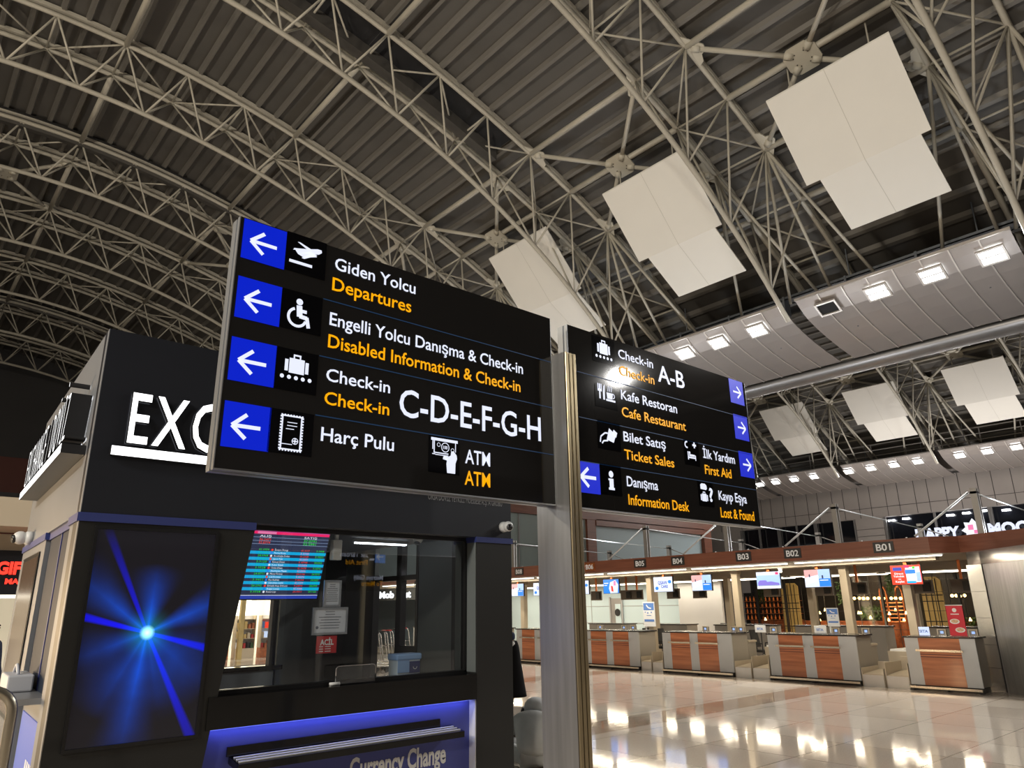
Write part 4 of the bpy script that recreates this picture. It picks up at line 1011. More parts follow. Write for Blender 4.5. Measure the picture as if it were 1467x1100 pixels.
# white box with a cable loop on the kiosk side ledge, and the glass barrier before it
t = thing('white_box', 'white plastic box with a cable loop on the kiosk side ledge', 'box', tuple(KS(-1.15, 1.14, 0.0)))
g = G(); g.prism(rect(-1.45, -0.95, 1.141, 1.26), KS, 0.0, 0.17); g.build('case', 'box_white', t, bevel=0.012)
p = [KS(-1.35 + 0.05 * k, 1.262 + 0.06 * math.sin(PI * k / 6), 0.10) for k in range(7)]
G().path(p, 0.012, 8).build('cable', 'box_white', t, True)
bx = Vector((0.745, 5.17, 0)); bdir = Vector((-1, 0.05, 0)).normalized()
t = thing('glass_barrier', 'rounded metal-framed glass barrier at the lower left corner', 'barrier', (0.3, 5.18, 0))
BP = lambda u, v: bx + bdir * u + Vector((0, 0, v))
arc = [BP(0.12 - 0.12 * math.cos(a), 1.17 + 0.12 * math.sin(a)) for a in [k * PI / 12 for k in range(7)]]
G().path([BP(0.0, 0.02)] + arc + [BP(0.9, 1.29), ] + [BP(0.93 + 0.12 * math.sin(a), 1.17 + 0.12 * math.cos(a)) for a in [k * PI / 12 for k in range(1, 7)]] + [BP(1.05, 0.02)], 0.028, 12).build('tube_frame', 'barrier_metal', t, True)
g = G(); g.quad([BP(0.03, 0.2), BP(1.02, 0.2), BP(1.02, 1.17), BP(0.93, 1.26), BP(0.12, 1.26), BP(0.03, 1.17)]); g.build('glass_panel', 'clear_acrylic', t)
for u in (0.0, 1.05): G().tube(BP(u, 0.0), BP(u, 0.02), 0.08, 16).build('foot', 'barrier_metal', t, True)

# sign standing behind the viewer whose backlit words show as a reflection in the kiosk glass
RB = back_face(-0.35)
t = thing('direction_sign', 'black backlit sign facing the kiosk, seen only as a mirror image in its glass', 'sign', (6.5, -0.4, 2.4))
g = G(); g.box(4.9, 7.9, -0.50, -0.352, 2.00, 3.40); g.build('housing', 'alu_dark', t)
G().box(6.15, 6.27, -0.44, -0.40, 0, 2.00).build('leg', 'steel_brushed', t)
poly_part(t, 'face_panel', [rect(-7.9, -4.9, 2.00, 3.40)], RB, 'sign_face', 0.0)
for (u0, v0, m, a) in ((-7.44, 2.94, 'lit_blue', 'U'), (-7.44, 2.52, 'px_blue', 'R')):
    b = poly_part(t, 'arrow_tile', [rect(u0, u0 + 0.23, v0, v0 + 0.23)], RB, m, 0.003); poly_part(b, 'arrow', arrow(u0 + 0.115, v0 + 0.115, 0.13, a, 0.022), RB, 'lit_white', 0.005)
for (b, u0, u1, v, m) in (('Bilet Satış', -7.06, -6.40, 2.99, 'lit_white'), ('Ticket Sales', -7.06, -6.34, 2.85, 'lit_amber'), ('İlk Yardım', -7.06, -6.48, 2.62, 'lit_white'), ('First Aid', -7.06, -6.60, 2.48, 'lit_amber'), ('Metroya Gidiş', -7.40, -6.78, 2.21, 'lit_white'), ('To Metro', -7.40, -6.95, 2.10, 'lit_amber')):
    text(t, b, u0, u1, v, 0.085, RB, m, 0.004, 0.02)
poly_part(t, 'pictogram', [bar2((-7.19, 2.99), (-7.10, 3.06), 0.05), bar2((-7.19, 2.70), (-7.13, 2.70), 0.02), bar2((-7.16, 2.67), (-7.16, 2.73), 0.02), rect(-7.20, -7.10, 2.56, 2.60)], RB, 'lit_white', 0.004)

# ================================================================== CHECK-IN ROW
DX = 16.10
nums = ['B01', 'B02', 'B03', 'B04', 'B05', 'B06', 'B07', 'B08']
def counter(yl, yr, panels, label, dp=0.75):
    """desk front at x = DX from y = yl (left) to yr (right)"""
    t = thing('check_in_counter', label, 'counter', (DX, (yl + yr) / 2, 0), 'check-in counters')
    G().box(DX + 0.006, DX + dp, yr + 0.03, yl - 0.03, 0.10, 0.975).build('body', 'desk_side', t)
    edges = [yl] + [q for p in panels for q in p] + [yr]
    for a, b in zip(edges[0::2], edges[1::2]):
        G().box(DX, DX + 0.03, b, a, 0.10, 0.975).build('grey_panel', 'desk_grey', t)
    for a, b in panels:
        g = G(); g.box(DX - 0.002, DX + 0.03, b, a, 0.10, 0.975, 0)
        for z in (0.66, 0.615): g.box(DX - 0.004, DX + 0.0, b, a, z, z + 0.018, 1)
        g.build('wood_panel', ['wood_panel', 'end_red'], t)
        r = G(); r.box(DX - 0.075, DX - 0.050, b - 0.05, a + 0.05, 0.725, 0.765); h = r.build('hand_rail', 'rail_steel', t)
        g = G()
        for y in (b, a): g.box(DX - 0.05, DX, y - 0.015, y + 0.015, 0.735, 0.755)
        g.build('rail_bracket', 'rail_steel', t)
    G().box(DX - 0.03, DX + dp + 0.03, yr - 0.02, yl + 0.02, 0.976, 1.005).build('worktop', 'desk_top', t)
    G().box(DX + 0.06, DX + dp - 0.03, yr + 0.05, yl - 0.05, 0.0, 0.10).build('plinth', 'desk_top', t)
    G().box(DX - 0.10, DX - 0.06, yr + 0.0, yl - 0.0, 0.045, 0.085).build('foot_rail', 'rail_steel', t)
    g = G()
    for y in (yr + 0.03, yl - 0.03, (yl + yr) / 2): g.box(DX - 0.07, DX + 0.08, y - 0.03, y + 0.03, 0.0, 0.08)
    g.build('foot', 'desk_top', t)
    return t
counter(6.48, 5.20, [(6.22, 5.47)], 'narrow check-in counter with one wood panel, beside the steel pier under B01', 0.56)
two = lambda yl: [(yl - 0.27, yl - 0.86), (yl - 1.11, yl - 1.68)]
counter(9.53, 7.47, two(9.53), 'grey check-in counter with two wood panels under the B02 plate')
counter(12.58, 10.50, two(12.58), 'grey check-in counter with two wood panels under the B03 and B04 plates')
counter(15.42, 13.38, two(15.42), 'grey check-in counter with two wood panels just right of the steel sign post')
counter(18.42, 16.38, two(18.42), 'check-in counter with wood panels between the kiosk corner and the sign post')
for yl, lb in ((21.4, 'hidden behind the kiosk corner'), (24.4, 'seen through the kiosk window')): counter(yl, yl - 2.04, two(yl), 'check-in counter with wood panels ' + lb)

def lane(y0, y1, label, tall):
    t = thing('baggage_conveyor', label, 'conveyor', (DX, (y0 + y1) / 2, 0), 'baggage scales and conveyors')
    G().box(DX + 0.0, DX + 0.85, y0 + 0.01, y1 - 0.01, 0.0, 0.225).build('scale_base', 'steel_front', t)
    g = G(); g.hexa([(DX + 0.02, y0 + 0.03, 0.225), (DX + 0.85, y0 + 0.03, 0.225), (DX + 0.85, y1 - 0.03, 0.225), (DX + 0.02, y1 - 0.03, 0.225), (DX + 0.02, y0 + 0.03, 0.24), (DX + 0.85, y0 + 0.03, 0.30), (DX + 0.85, y1 - 0.03, 0.30), (DX + 0.02, y1 - 0.03, 0.24)]); g.build('scale_belt', 'beige_metal', t)
    for y in (y0, y1 - 0.02): G().box(DX + 0.0, DX + 0.85, y, y + 0.02, 0.0, 0.36 if not tall else 0.48).build('side_plate', 'beige_metal', t)
    G().box(DX + 0.80, DX + 0.85, y0 + 0.02, y1 - 0.02, 0.30, 0.44 if not tall else 0.56).build('back_guard', 'beige_metal', t)
    G().box(DX + 1.42, DX + 3.6, y0, y1, 0.0, 0.62).build('conveyor_housing', 'beige_metal', t)
    G().box(DX + 1.44, DX + 3.6, y0 + 0.05, y1 - 0.05, 0.62, 0.66).build('conveyor_belt', 'plastic_white', t)
    return t
for (ya, yb, nm) in ((6.49, 7.46, 'between the B01 and B02 counters'), (9.55, 10.49, 'between the B02 and B03 counters'), (12.60, 13.36, 'between the B04 and B05 counters'), (15.44, 16.36, 'behind the sign post'), (18.44, 19.34, 'behind the kiosk corner')):
    m = (ya + yb) / 2
    lane(m + 0.01, yb - 0.01, 'steel baggage scale and conveyor, left lane ' + nm, False); lane(ya + 0.01, m - 0.01, 'steel baggage scale and conveyor, right lane ' + nm, True)

# canopy over the desks
can = thing('check_in_canopy', 'long wood-faced canopy over the check-in desks carrying the B plates', 'canopy', (16.54, 12, 2.6))
FZ = (2.625, 2.960)
def fascia(pts):
    g = G()
    for (xa, ya), (xb, yb) in zip(pts[:-1], pts[1:]):
        n = Vector((yb - ya, -(xb - xa))).normalized() * 0.06
        if n.x < 0: n = -n
        g.hexa([(xa, ya, FZ[0]), (xb, yb, FZ[0]), (xb + n.x, yb + n.y, FZ[0]), (xa + n.x, ya + n.y, FZ[0]), (xa, ya, FZ[1]), (xb, yb, FZ[1]), (xb + n.x, yb + n.y, FZ[1]), (xa + n.x, ya + n.y, FZ[1])])
    return g
fascia([(16.54, 47.0), (16.54, 5.85)]).build('wood_fascia', 'wood_fascia', can)
fascia([(16.54, 5.85), (17.0, 5.44)]).build('wood_fascia', 'wood_fascia', can)
fascia([(17.0, 5.44), (16.25, 4.05), (15.2, 2.4), (15.2, -4)]).build('wood_fascia', 'wood_fascia', can)
g = G(); g.box(16.60, 25.0, 5.86, 47, 2.63, 2.68); g.hexa([(17.05, 5.5, 2.63), (25, 5.5, 2.63), (25, 5.86, 2.63), (16.6, 5.86, 2.63), (17.05, 5.5, 2.68), (25, 5.5, 2.68), (25, 5.86, 2.68), (16.6, 5.86, 2.68)]); g.box(17.05, 25, -4, 5.5, 2.63, 2.68)
g.build('soffit', 'soffit', can)
G().box(16.62, 24.9, 5.8, 46.9, 2.88, 2.93).box(17.1, 24.9, -3.9, 5.8, 2.88, 2.93).build('roof_deck', 'mast_grey', can)
G().box(16.90, 17.10, 5.9, 46.5, 2.50, 2.63).build('beam', 'soffit', can)
G().box(20.6, 20.8, 5.6, 46.5, 2.44, 2.63).build('beam', 'soffit', can)
for k in range(22):
    y = 6.3 + 0.95 * k; t = solo('spot_stud', G().tube((16.62, y, 2.93), (16.62, y, 2.985), 0.02, 8), 'rod_white', 'tiny white fixing stud on the canopy edge', 'stud', (16.62, y, 2.93), 'studs along the canopy edge')

# light strips under the canopy
def strip(x, y0, y1, z, label, m, group, pw):
    t = thing('strip_light', label, 'strip light', (x, (y0 + y1) / 2, z), group)
    G().box(x - 0.04, x + 0.04, y0, y1, z + 0.02, z + 0.05).build('housing', 'plastic_white', t)
    G().box(x - 0.022, x + 0.022, y0 + 0.02, y1 - 0.02, z, z + 0.02).build('diffuser', m, t)
    for yy in (y0 + 0.3, y1 - 0.3): G().box(x - 0.015, x + 0.015, yy - 0.015, yy + 0.015, z + 0.05, 2.627).build('hanger', 'plastic_white', t)
    lamp('strip_glow', 'AREA', (x, (y0 + y1) / 2, z - 0.02), pw, (1.0, 0.86, 0.64), aim=(x, (y0 + y1) / 2, 0), size=0.08, size_y=y1 - y0, parent=t)
ysg = [5.62, 9.05, 12.0, 15.0, 18.1, 21.4, 24.6, 27.8]
wh = ['under B01', 'under B02 and B03', 'under B04', 'under B05', 'left of the sign post', 'at the kiosk corner', 'behind the kiosk']
for k in range(7):
    strip(16.66, ysg[k] + 0.05, ysg[k + 1] - 0.12, 2.565, 'bright strip light along the canopy front edge, ' + wh[k], 'led_white', 'strip lights of the canopy front', 52)
    for n, x in enumerate((22.2, 23.0)):
        strip(x, ysg[k] + 0.35, ysg[k + 1] + 0.1, 2.44, 'strip light at the back under the canopy, %s line, %s' % (('near', 'far')[n], wh[k]), 'led_white', 'strip lights at the back of the canopy', 42)

# number plates
D1 = desk(16.54)
for n, y in enumerate((6.77, 8.88, 10.20, 12.21, 13.52, 15.48, 17.0, 18.73)):
    t = thing('number_plate', 'dark number plate %s on the wood canopy' % nums[n] if n != 5 else 'orange-brown number plate B06 on the wood canopy, beside the sign post', 'number plate', (16.54, y, 2.70), 'number plates of the check-in row')
    G().prism(rect(-y - 0.215, -y + 0.215, 2.690, 2.915), D1, 0.001, 0.015).build('plate', 'plate_dark' if n != 5 else 'copper', t)
    text(t, nums[n], -y - 0.155, -y + 0.155, 2.735, 0.135, D1, 'poster_white', 0.018, 0.02)

# columns
def column(x, y, r, label, group):
    t = thing('column', label, 'column', (x, y, 0), group)
    G().box(x - r, x + r, y - r, y + r, 0.03, 2.50 if x > 20 else 2.50).build('shaft', 'column_paint', t)
    G().box(x - r * 1.25, x + r * 1.25, y - r * 1.25, y + r * 1.25, 2.42, 2.50).build('head', 'copper' if False else 'column_paint', t)
    G().box(x - r * 1.4, x + r * 1.4, y - r * 1.4, y + r * 1.4, 0, 0.03).build('base_plate', 'beige_metal', t)
for y, lb in ((6.74, 'behind the B01 counter'), (8.12, 'at the right end of the B02 counter'), (11.03, 'beside the B03 counter'), (13.90, 'carrying the blue poster'), (19.48, 'next to the kiosk corner')):
    column(17.4, y, 0.085, 'beige square steel column of the front row, ' + lb, 'front columns of the check-in row')
for y, lb in ((10.70, 'behind the B02 counter'), (13.46, 'behind the B04 counter'), (16.38, 'right of the sign post'), (7.9, 'behind the B01 gap')):
    column(20.0 + 0.7, y, 0.085, 'beige square steel column of the rear row, ' + lb, 'rear columns of the check-in row')

# masts and tie rods above the canopy
def mast(x, y, h, label, group):
    t = thing('mast', label, 'mast', (x, y, 2.93), group)
    g = G(); g.box(x - 0.07, x - 0.035, y - 0.06, y + 0.06, 2.931, h); g.box(x + 0.035, x + 0.07, y - 0.06, y + 0.06, 2.931, h); g.box(x - 0.035, x + 0.035, y - 0.012, y + 0.012, 2.931, h - 0.12)
    g.build('shaft', 'mast_grey', t); G().box(x - 0.07, x + 0.07, y - 0.062, y + 0.062, h - 0.12, h - 0.07).build('cap_plate', 'plastic_black', t)
def rod(p, q, r, label, m='rod_white'):
    c = (Vector(p) + Vector(q)) / 2
    solo('tie_rod', G().tube(p, q, r, 8), m, label, 'tie rod', tuple(c), 'tie rods above the canopy', True)
for k, (y, lb) in enumerate(((4.97, 'before the HAPPY MOON letters'), (7.93, 'above the B02 plate'), (10.9, 'behind the right sign edge'), (13.60, 'above the B05 plate'), (16.6, 'behind the sign post'), (19.5, 'at the kiosk corner'))):
    mast(17.0, y, 3.90, 'tall grey steel mast on the canopy, ' + lb, 'tall masts of the canopy')
    mast(22.0, y, 3.74 if k else 3.8, 'short dark rear mast in line with the mast ' + lb, 'rear masts of the canopy')
    rod((16.95, y + 0.1, 3.82), (16.60, y + 1.15, 2.986), 0.022, 'bright slanting tie rod from the mast ' + lb)
    rod((17.1, y, 3.80), (21.9, y, 3.62), 0.013, 'thin level tie rod from the mast ' + lb)
    rod((22.1, y - 0.05, 3.6), (22.4, y - 1.5, 2.955), 0.016, 'grey slanting rear rod in line with the mast ' + lb, 'mast_grey')

# steel-clad pier at the right end
pier = thing('steel_pier', 'shiny steel-clad pier at the right end of the check-in row', 'pier', (17, 3, 0))
pf = [(16.98, 5.34), (16.70, 5.02), (15.30, 3.75), (15.30, -3.5), (19.5, -3.5), (19.5, 5.36)]
up = lambda u, v, w=0.0: Vector((u, v, w))
G().prism([(16.71, 5.0), (15.31, 3.74), (15.31, -3.5), (19.5, -3.5), (19.5, 5.0)], up, 0, 2.36).build('main_cladding', 'steel_brushed', pier)
g = G(); n0 = 0
for za, zb in ((0.0, 0.42), (0.425, 0.84), (0.845, 1.34), (1.345, 1.84), (1.845, 2.36)):
    g = G(); g.hexa([(16.92, 5.36, za), (16.70, 5.02, za), (16.9, 4.99, za), (17.2, 5.36, za), (16.92, 5.36, zb), (16.70, 5.02, zb), (16.9, 4.99, zb), (17.2, 5.36, zb)]); g.build('corner_cladding', 'steel_wavy', pier)
G().prism(pf, up, 2.365, 2.62).build('head_cladding', 'steel_wavy', pier)
G().prism([(16.95, 5.30), (16.74, 4.98), (15.36, 3.72), (15.36, -3.4), (19.4, -3.4), (19.4, 5.3)], up, 0.0, 2.62).build('core', 'seam', pier)

# hanging monitors with pictures
def monitor(y0, y1, label, paint, x=17.0):
    t = thing('hanging_monitor', label, 'monitor', (x, (y0 + y1) / 2, 2.02), 'hanging monitors of the check-in row'); u0, u1 = -y1, -y0; D = desk(x)
    G().box(x + 0.004, x + 0.06, y0 - 0.01, y1 + 0.01, 2.015, 2.435).build('case', 'plastic_black', t)
    um = (u0 + u1) / 2
    G().box(x + 0.02, x + 0.06, -um - 0.035, -um + 0.035, 2.40, 2.497).build('pole', 'copper', t)
    fr = lambda a, b, w=0.0: D(u0 + (u1 - u0) * a, 2.025 + 0.40 * b, w)
    base, items = paint
    s_ = poly_part(t, 'screen', [rect(0, 1, 0, 1)], fr, base, 0.0)
    bymat = {}
    for k, (m, p) in enumerate(items):
        if isinstance(p, tuple): text(t, p[0], p[1], p[2], p[3], p[4], fr, m, 0.010, 0.02, name='screen_words', res=2)
        else: bymat.setdefault((m, k if m in ('px_white',) else 0), []).append(p)
    for k, ((m, _), ps) in enumerate(bymat.items()): poly_part(t, 'screen_picture', ps, fr, m, 0.003 + 0.0008 * k)
P_red = ('px_red', [('px_dkblue', rect(0.08, 0.38, 0.72, 0.90)), ('px_white', rect(0.50, 0.97, 0.10, 0.90)), ('px_blue', rect(0.48, 0.82, 0.55, 0.76)), ('px_cyan', rect(0.50, 0.80, 0.05, 0.16)), ('px_pale', rect(0.52, 0.72, 0.16, 0.55)), ('px_sky', rect(0.84, 0.98, 0.14, 0.62)), ('px_green', rect(0.74, 0.82, 0.80, 0.92)),
                    ('px_magenta', rect(0.46, 0.64, 0.86, 1.0)), ('px_white', ('Direct', 0.12, 0.42, 0.52, 0.10)), ('px_white', ('Yolculuk', 0.07, 0.44, 0.38, 0.10)), ('px_white', ('ve', 0.22, 0.32, 0.25, 0.08)), ('px_white', ('Keşfet', 0.12, 0.42, 0.10, 0.10))])
P_photo = ('px_pale', [('px_pink', [(0, 0.55), (0.55, 0.70), (0.55, 1), (0, 1)]), ('px_sky', rect(0.55, 1, 0.50, 1)), ('px_blue', rect(0.56, 1, 0.02, 0.48)), ('px_white', [(0.0, 0.1), (0.5, 0.35), (0.56, 0.62), (0.1, 0.55)]), ('px_navy', rect(0.18, 0.23, 0.58, 0.74)), ('px_navy', rect(0.68, 0.74, 0.48, 0.66)), ('px_white', rect(0.60, 0.92, 0.36, 0.40))])
P_sky = ('px_sky', [('px_pale', rect(0, 1, 0.80, 1)), ('px_violet', [(0.05, 0.15), (0.95, 0.15), (0.95, 0.32), (0.80, 0.36), (0.62, 0.42), (0.45, 0.40), (0.40, 0.50), (0.12, 0.50), (0.05, 0.36)]), ('px_white', rect(0, 1, 0, 0.16)), ('px_magenta', rect(0.82, 0.95, 0.82, 0.97)), ('px_steel', rect(0.10, 0.90, 0.15, 0.20))])
P_qsaw = ('px_pale', [('px_blue', circ(0.86, 0.66, 0.12, 12, ru=0.09)), ('px_blue', circ(0.16, 0.24, 0.12, 12, ru=0.09)), ('px_dkblue', ('QSAW', 0.24, 0.74, 0.50, 0.22)), ('px_dkblue', ('CARE', 0.40, 0.76, 0.26, 0.18))])
P_blue = ('px_blue', [('px_pale', [(0.45, 0.0), (0.92, 0.02), (0.98, 0.6), (0.80, 0.95), (0.45, 0.80), (0.36, 0.35)]), ('px_red', [(0.52, 0.15), (0.66, 0.10), (0.62, 0.5), (0.50, 0.55)]), ('px_rose', rect(0.68, 0.82, 0.55, 0.88)), ('px_white', rect(0.06, 0.34, 0.70, 0.76)), ('px_white', rect(0.06, 0.26, 0.56, 0.60))])
for a, b, lb, pt in ((6.27, 6.89, 'red hanging monitor under the B01 plate', P_red), (8.27, 8.90, 'hanging monitor with a pink and blue photo under the B02 plate', P_photo), (9.54, 10.18, 'hanging monitor with a skyline picture under the B03 plate', P_sky),
                     (11.53, 12.15, 'hanging monitor with a pink and blue photo under the B04 plate', P_photo), (12.80, 13.45, 'pale hanging monitor with blue words left of the B04 plate', P_qsaw), (14.77, 15.38, 'blue hanging monitor under the B05 plate', P_blue),
                     (16.0, 16.62, 'pale hanging monitor half hidden by the sign post', P_qsaw), (17.85, 18.54, 'pale hanging monitor left of the sign post', P_qsaw), (19.05, 19.70, 'hanging monitor with a photo beside the kiosk corner', P_photo)):
    monitor(a, b, lb, pt)
# backs of the rear row of monitors
for n, y in enumerate((18.48, 17.06, 16.59, 15.07, 14.04, 11.55, 9.97, 9.03, 7.41, 6.50)):
    t = thing('rear_monitor', 'brown back of a hanging monitor in the rear row, %s from the right' % nth[9 - n], 'monitor', (20.0, y, 1.85), 'backs of the rear monitors')
    G().box(20.0, 20.05, y - 0.25, y + 0.25, 1.85, 2.17).build('case', 'speaker_brown', t)
    G().box(19.97, 20.0, y - 0.20, y - 0.02, 1.90, 2.12).build('bracket', 'plastic_black', t)
    G().box(20.01, 20.05, y - 0.03, y + 0.03, 2.17, 2.625).build('pole', 'copper', t)

# ceiling camera under the canopy
dome_camera((16.9, 9.45, 2.50), (0, 0, -1), 'small white dome camera under the canopy, left of the B02 plate', 1.0)

# things on and behind the counters
D17 = desk(17.0)
for n, (ya, yb, w) in enumerate(((10.10, 10.38, 'beside the B03 column'), (8.55, 8.83, 'on the B02 counter'), (6.32, 6.52, 'on the B01 counter'))):
    ym = (ya + yb) / 2
    t = thing('desk_monitor', 'white back of a small desk monitor ' + w, 'monitor', (17.0, ym, 0.80), 'desk monitors with white backs')
    G().box(17.0, 17.04, ya, yb, 0.985, 1.155).build('case', 'poster_white' if n != 2 else 'px_pale', t, bevel=0.006)
    text(t, 'SITA', -ym - 0.085, -ym + 0.085, 1.045, 0.05, D17, 'poster_blue', 0.004, 0.03)
    G().tube((17.03, ym, 0.79 if n else 0.0), (17.03, ym, 1.0), 0.015, 8).build('stand', 'plastic_black', t)
for n, (y, w) in enumerate(((10.0, 'left end of the B02 counter'), (8.42, 'middle of the B02 counter'), (7.73, 'between the B01 and B02 counters'), (6.15, 'middle of the B01 counter'), (5.56, 'right end of the B01 counter'), (11.13, 'right end of the B03 counter'), (10.92, 'right of the B03 counter'), (12.0, 'middle of the B03 counter'), (14.85, 'on the B05 counter'), (14.5, 'right end of the B05 counter'), (15.8, 'left end of the B05 counter'))):
    t = thing('document_reader', 'small reader in a beige frame, ' + w, 'reader', (17.25, y, 0.80), 'readers on the check-in desks')
    g = G()
    for p in (rect(-y - 0.085, -y + 0.085, 0.97, 0.985), rect(-y - 0.085, -y + 0.085, 1.095, 1.11), rect(-y - 0.085, -y - 0.07, 0.985, 1.095), rect(-y + 0.07, -y + 0.085, 0.985, 1.095)): g.prism(p, desk(17.22), 0, 0.02)
    g.build('frame', 'beige_metal', t)
    G().box(17.222, 17.30, y - 0.07, y + 0.07, 0.792, 1.095).build('case', 'mast_grey', t)
    if n in (0, 10): G().box(17.23, 17.29, y - 0.04, y + 0.04, 0.0, 0.80).build('pedestal', 'desk_side', t)
    poly_part(t, 'screen', [rect(-y - 0.03, -y + 0.03, 1.02, 1.07)], desk(17.222), 'px_sky', 0.004)
for yl, yr, w in ((6.45, 5.48, 'B01'), (9.45, 7.55, 'B02'), (12.5, 10.55, 'B03 and B04'), (15.35, 14.25, 'B05'), (18.3, 16.5, 'B06')):
    t = thing('staff_desk', 'low beige staff desk behind the %s counter' % w, 'desk', (17.2, (yl + yr) / 2, 0), 'staff desks')
    G().box(16.93, 17.30, yr, yl, 0.75, 0.79).build('worktop', 'beige_metal', t)
    G().box(16.92, 17.28, yr + 0.02, yr + 0.06, 0, 0.80).build('side_panel', 'desk_side', t); G().box(16.92, 17.28, yl - 0.06, yl - 0.02, 0, 0.80).build('side_panel', 'desk_side', t)
for n, (yl, yr) in enumerate(((7.9, 6.2), (11.6, 9.0), (14.4, 12.4), (17.3, 15.5), (20.0, 18.2))):
    t = thing('rear_counter', 'grey rear counter back behind the check-in desks, %s from the right' % nth[n], 'counter', (21.3, (yl + yr) / 2, 0), 'rear counters')
    G().box(21.2, 21.8, yr, yl, 0, 1.0).build('body', 'mast_grey', t); G().box(21.15, 21.85, yr - 0.02, yl + 0.02, 1.0, 1.03).build('worktop', 'desk_top', t)
def office_chair(x, y, label):
    t = thing('office_chair', label, 'chair', (x, y, 0), 'black office chairs')
    G().box(x - 0.23, x + 0.23, y - 0.23, y + 0.23, 0.44, 0.50).build('seat', 'chair_black', t, bevel=0.02)
    g = G(); g.hexa([(x - 0.20, y + 0.20, 0.56), (x + 0.20, y + 0.20, 0.56), (x + 0.20, y + 0.24, 0.56), (x - 0.20, y + 0.24, 0.56), (x - 0.17, y + 0.28, 1.0), (x + 0.17, y + 0.28, 1.0), (x + 0.17, y + 0.32, 1.0), (x - 0.17, y + 0.32, 1.0)]); g.build('backrest', 'chair_black', t, bevel=0.015)
    G().tube((x, y + 0.22, 0.46), (x, y + 0.25, 0.62), 0.02, 8).build('back_bar', 'chair_black', t)
    G().tube((x, y, 0.10), (x, y, 0.44), 0.025, 10).build('gas_column', 'chrome', t, True)
    for s in (-1, 1): G().path([(x + s * 0.24, y + 0.12, 0.46), (x + s * 0.27, y + 0.12, 0.66), (x + s * 0.27, y - 0.12, 0.66)], 0.018, 8).build('armrest', 'chair_black', t, True)
    for k in range(5):
        a = 2 * PI * k / 5; e = (x + 0.28 * math.cos(a), y + 0.28 * math.sin(a), 0.06)
        G().tube((x, y, 0.10), e, 0.018, 8).build('base_leg', 'chair_black', t, True); G().ball((e[0], e[1], 0.03), 0.03, 0, 8, 6).build('caster', 'rubber', t, True)
office_chair(18.3, 10.95, 'black office chair in the gap beside the B02 counter'); office_chair(18.3, 14.6, 'black office chair behind the counter right of the sign post'); office_chair(18.2, 14.0, 'black office chair behind the column with the blue poster')

def poster_items(t, fr, a):
    poly_part(t, 'picture', [rect(0.05, 0.95, 0.66, 0.95)], fr, 'poster_blue', 0.004)
    poly_part(t, 'aeroplane', [[(0.30, 0.88), (0.36, 0.88), (0.50, 0.78), (0.74, 0.75), (0.70, 0.71), (0.46, 0.74), (0.32, 0.82)]], fr, 'white_print', 0.006)
    poly_part(t, 'caption_band', [rect(0.08, 0.92, 0.20, 0.29)], fr, 'poster_blue', 0.004)
    poly_part(t, 'small_print', [rect(0.14, 0.24, 0.56, 0.60), rect(0.36, 0.46, 0.52, 0.58), rect(0.66, 0.76, 0.54, 0.60), rect(0.30, 0.70, 0.44, 0.46)], fr, 'poster_blue', 0.004)
def poster_stand(x, ya, yb, z0, z1, label, pole):
    t = thing('poster_stand', label, 'poster', (x, (ya + yb) / 2, 0), 'blue aeroplane posters')
    G().box(x, x + 0.025, ya, yb, z0, z1).build('board', 'poster_white', t)
    D = desk(x); fr = lambda a, b, w=0.0: D(-yb + (yb - ya) * a, z0 + (z1 - z0) * b, w)
    poster_items(t, fr, 0)
    G().tube((x + 0.05, pole, 0.02), (x + 0.05, pole, z1), 0.022, 8).build('pole', 'alu', t, True)
    G().box(x - 0.10, x + 0.2, pole - 0.2, pole + 0.2, 0, 0.02).build('base', 'alu', t)
poster_stand(18.3, 8.83, 9.13, 1.10, 1.54, 'blue and white aeroplane poster on a thin stand behind the B02 counter', 9.10)
poster_stand(17.24, 13.68, 14.10, 1.08, 1.76, 'blue and white aeroplane poster on a frame before the column, beside B05', 14.06)
t = thing('roll_up_banner', 'red roll-up banner with food pictures behind the B01 counter', 'banner', (18.5, 6.27, 0))
G().box(18.5, 18.51, 6.10, 6.44, 0.05, 1.57).build('sheet', 'poster_red', t); G().box(18.44, 18.57, 6.08, 6.46, 0, 0.06).build('cassette', 'alu', t); G().box(18.495, 18.515, 6.09, 6.45, 1.565, 1.585).build('top_bar', 'alu', t)
D = desk(18.5)
poly_part(t, 'emblem', [circ(-6.27, 1.47, 0.045, 14)], D, 'white_print', 0.004); poly_part(t, 'words', [rect(-6.36, -6.19, 1.375, 1.395)], D, 'white_print', 0.004)
for (u, v, r) in ((-6.30, 1.23, 0.10), (-6.22, 1.05, 0.10)):
    p = poly_part(t, 'plate', [circ(u, v, r * 0.55, 18, ru=r)], D, 'white_print', 0.004); poly_part(p, 'food', [circ(u, v + 0.005, r * 0.38, 14, ru=r * 0.75)], D, 'food', 0.007)

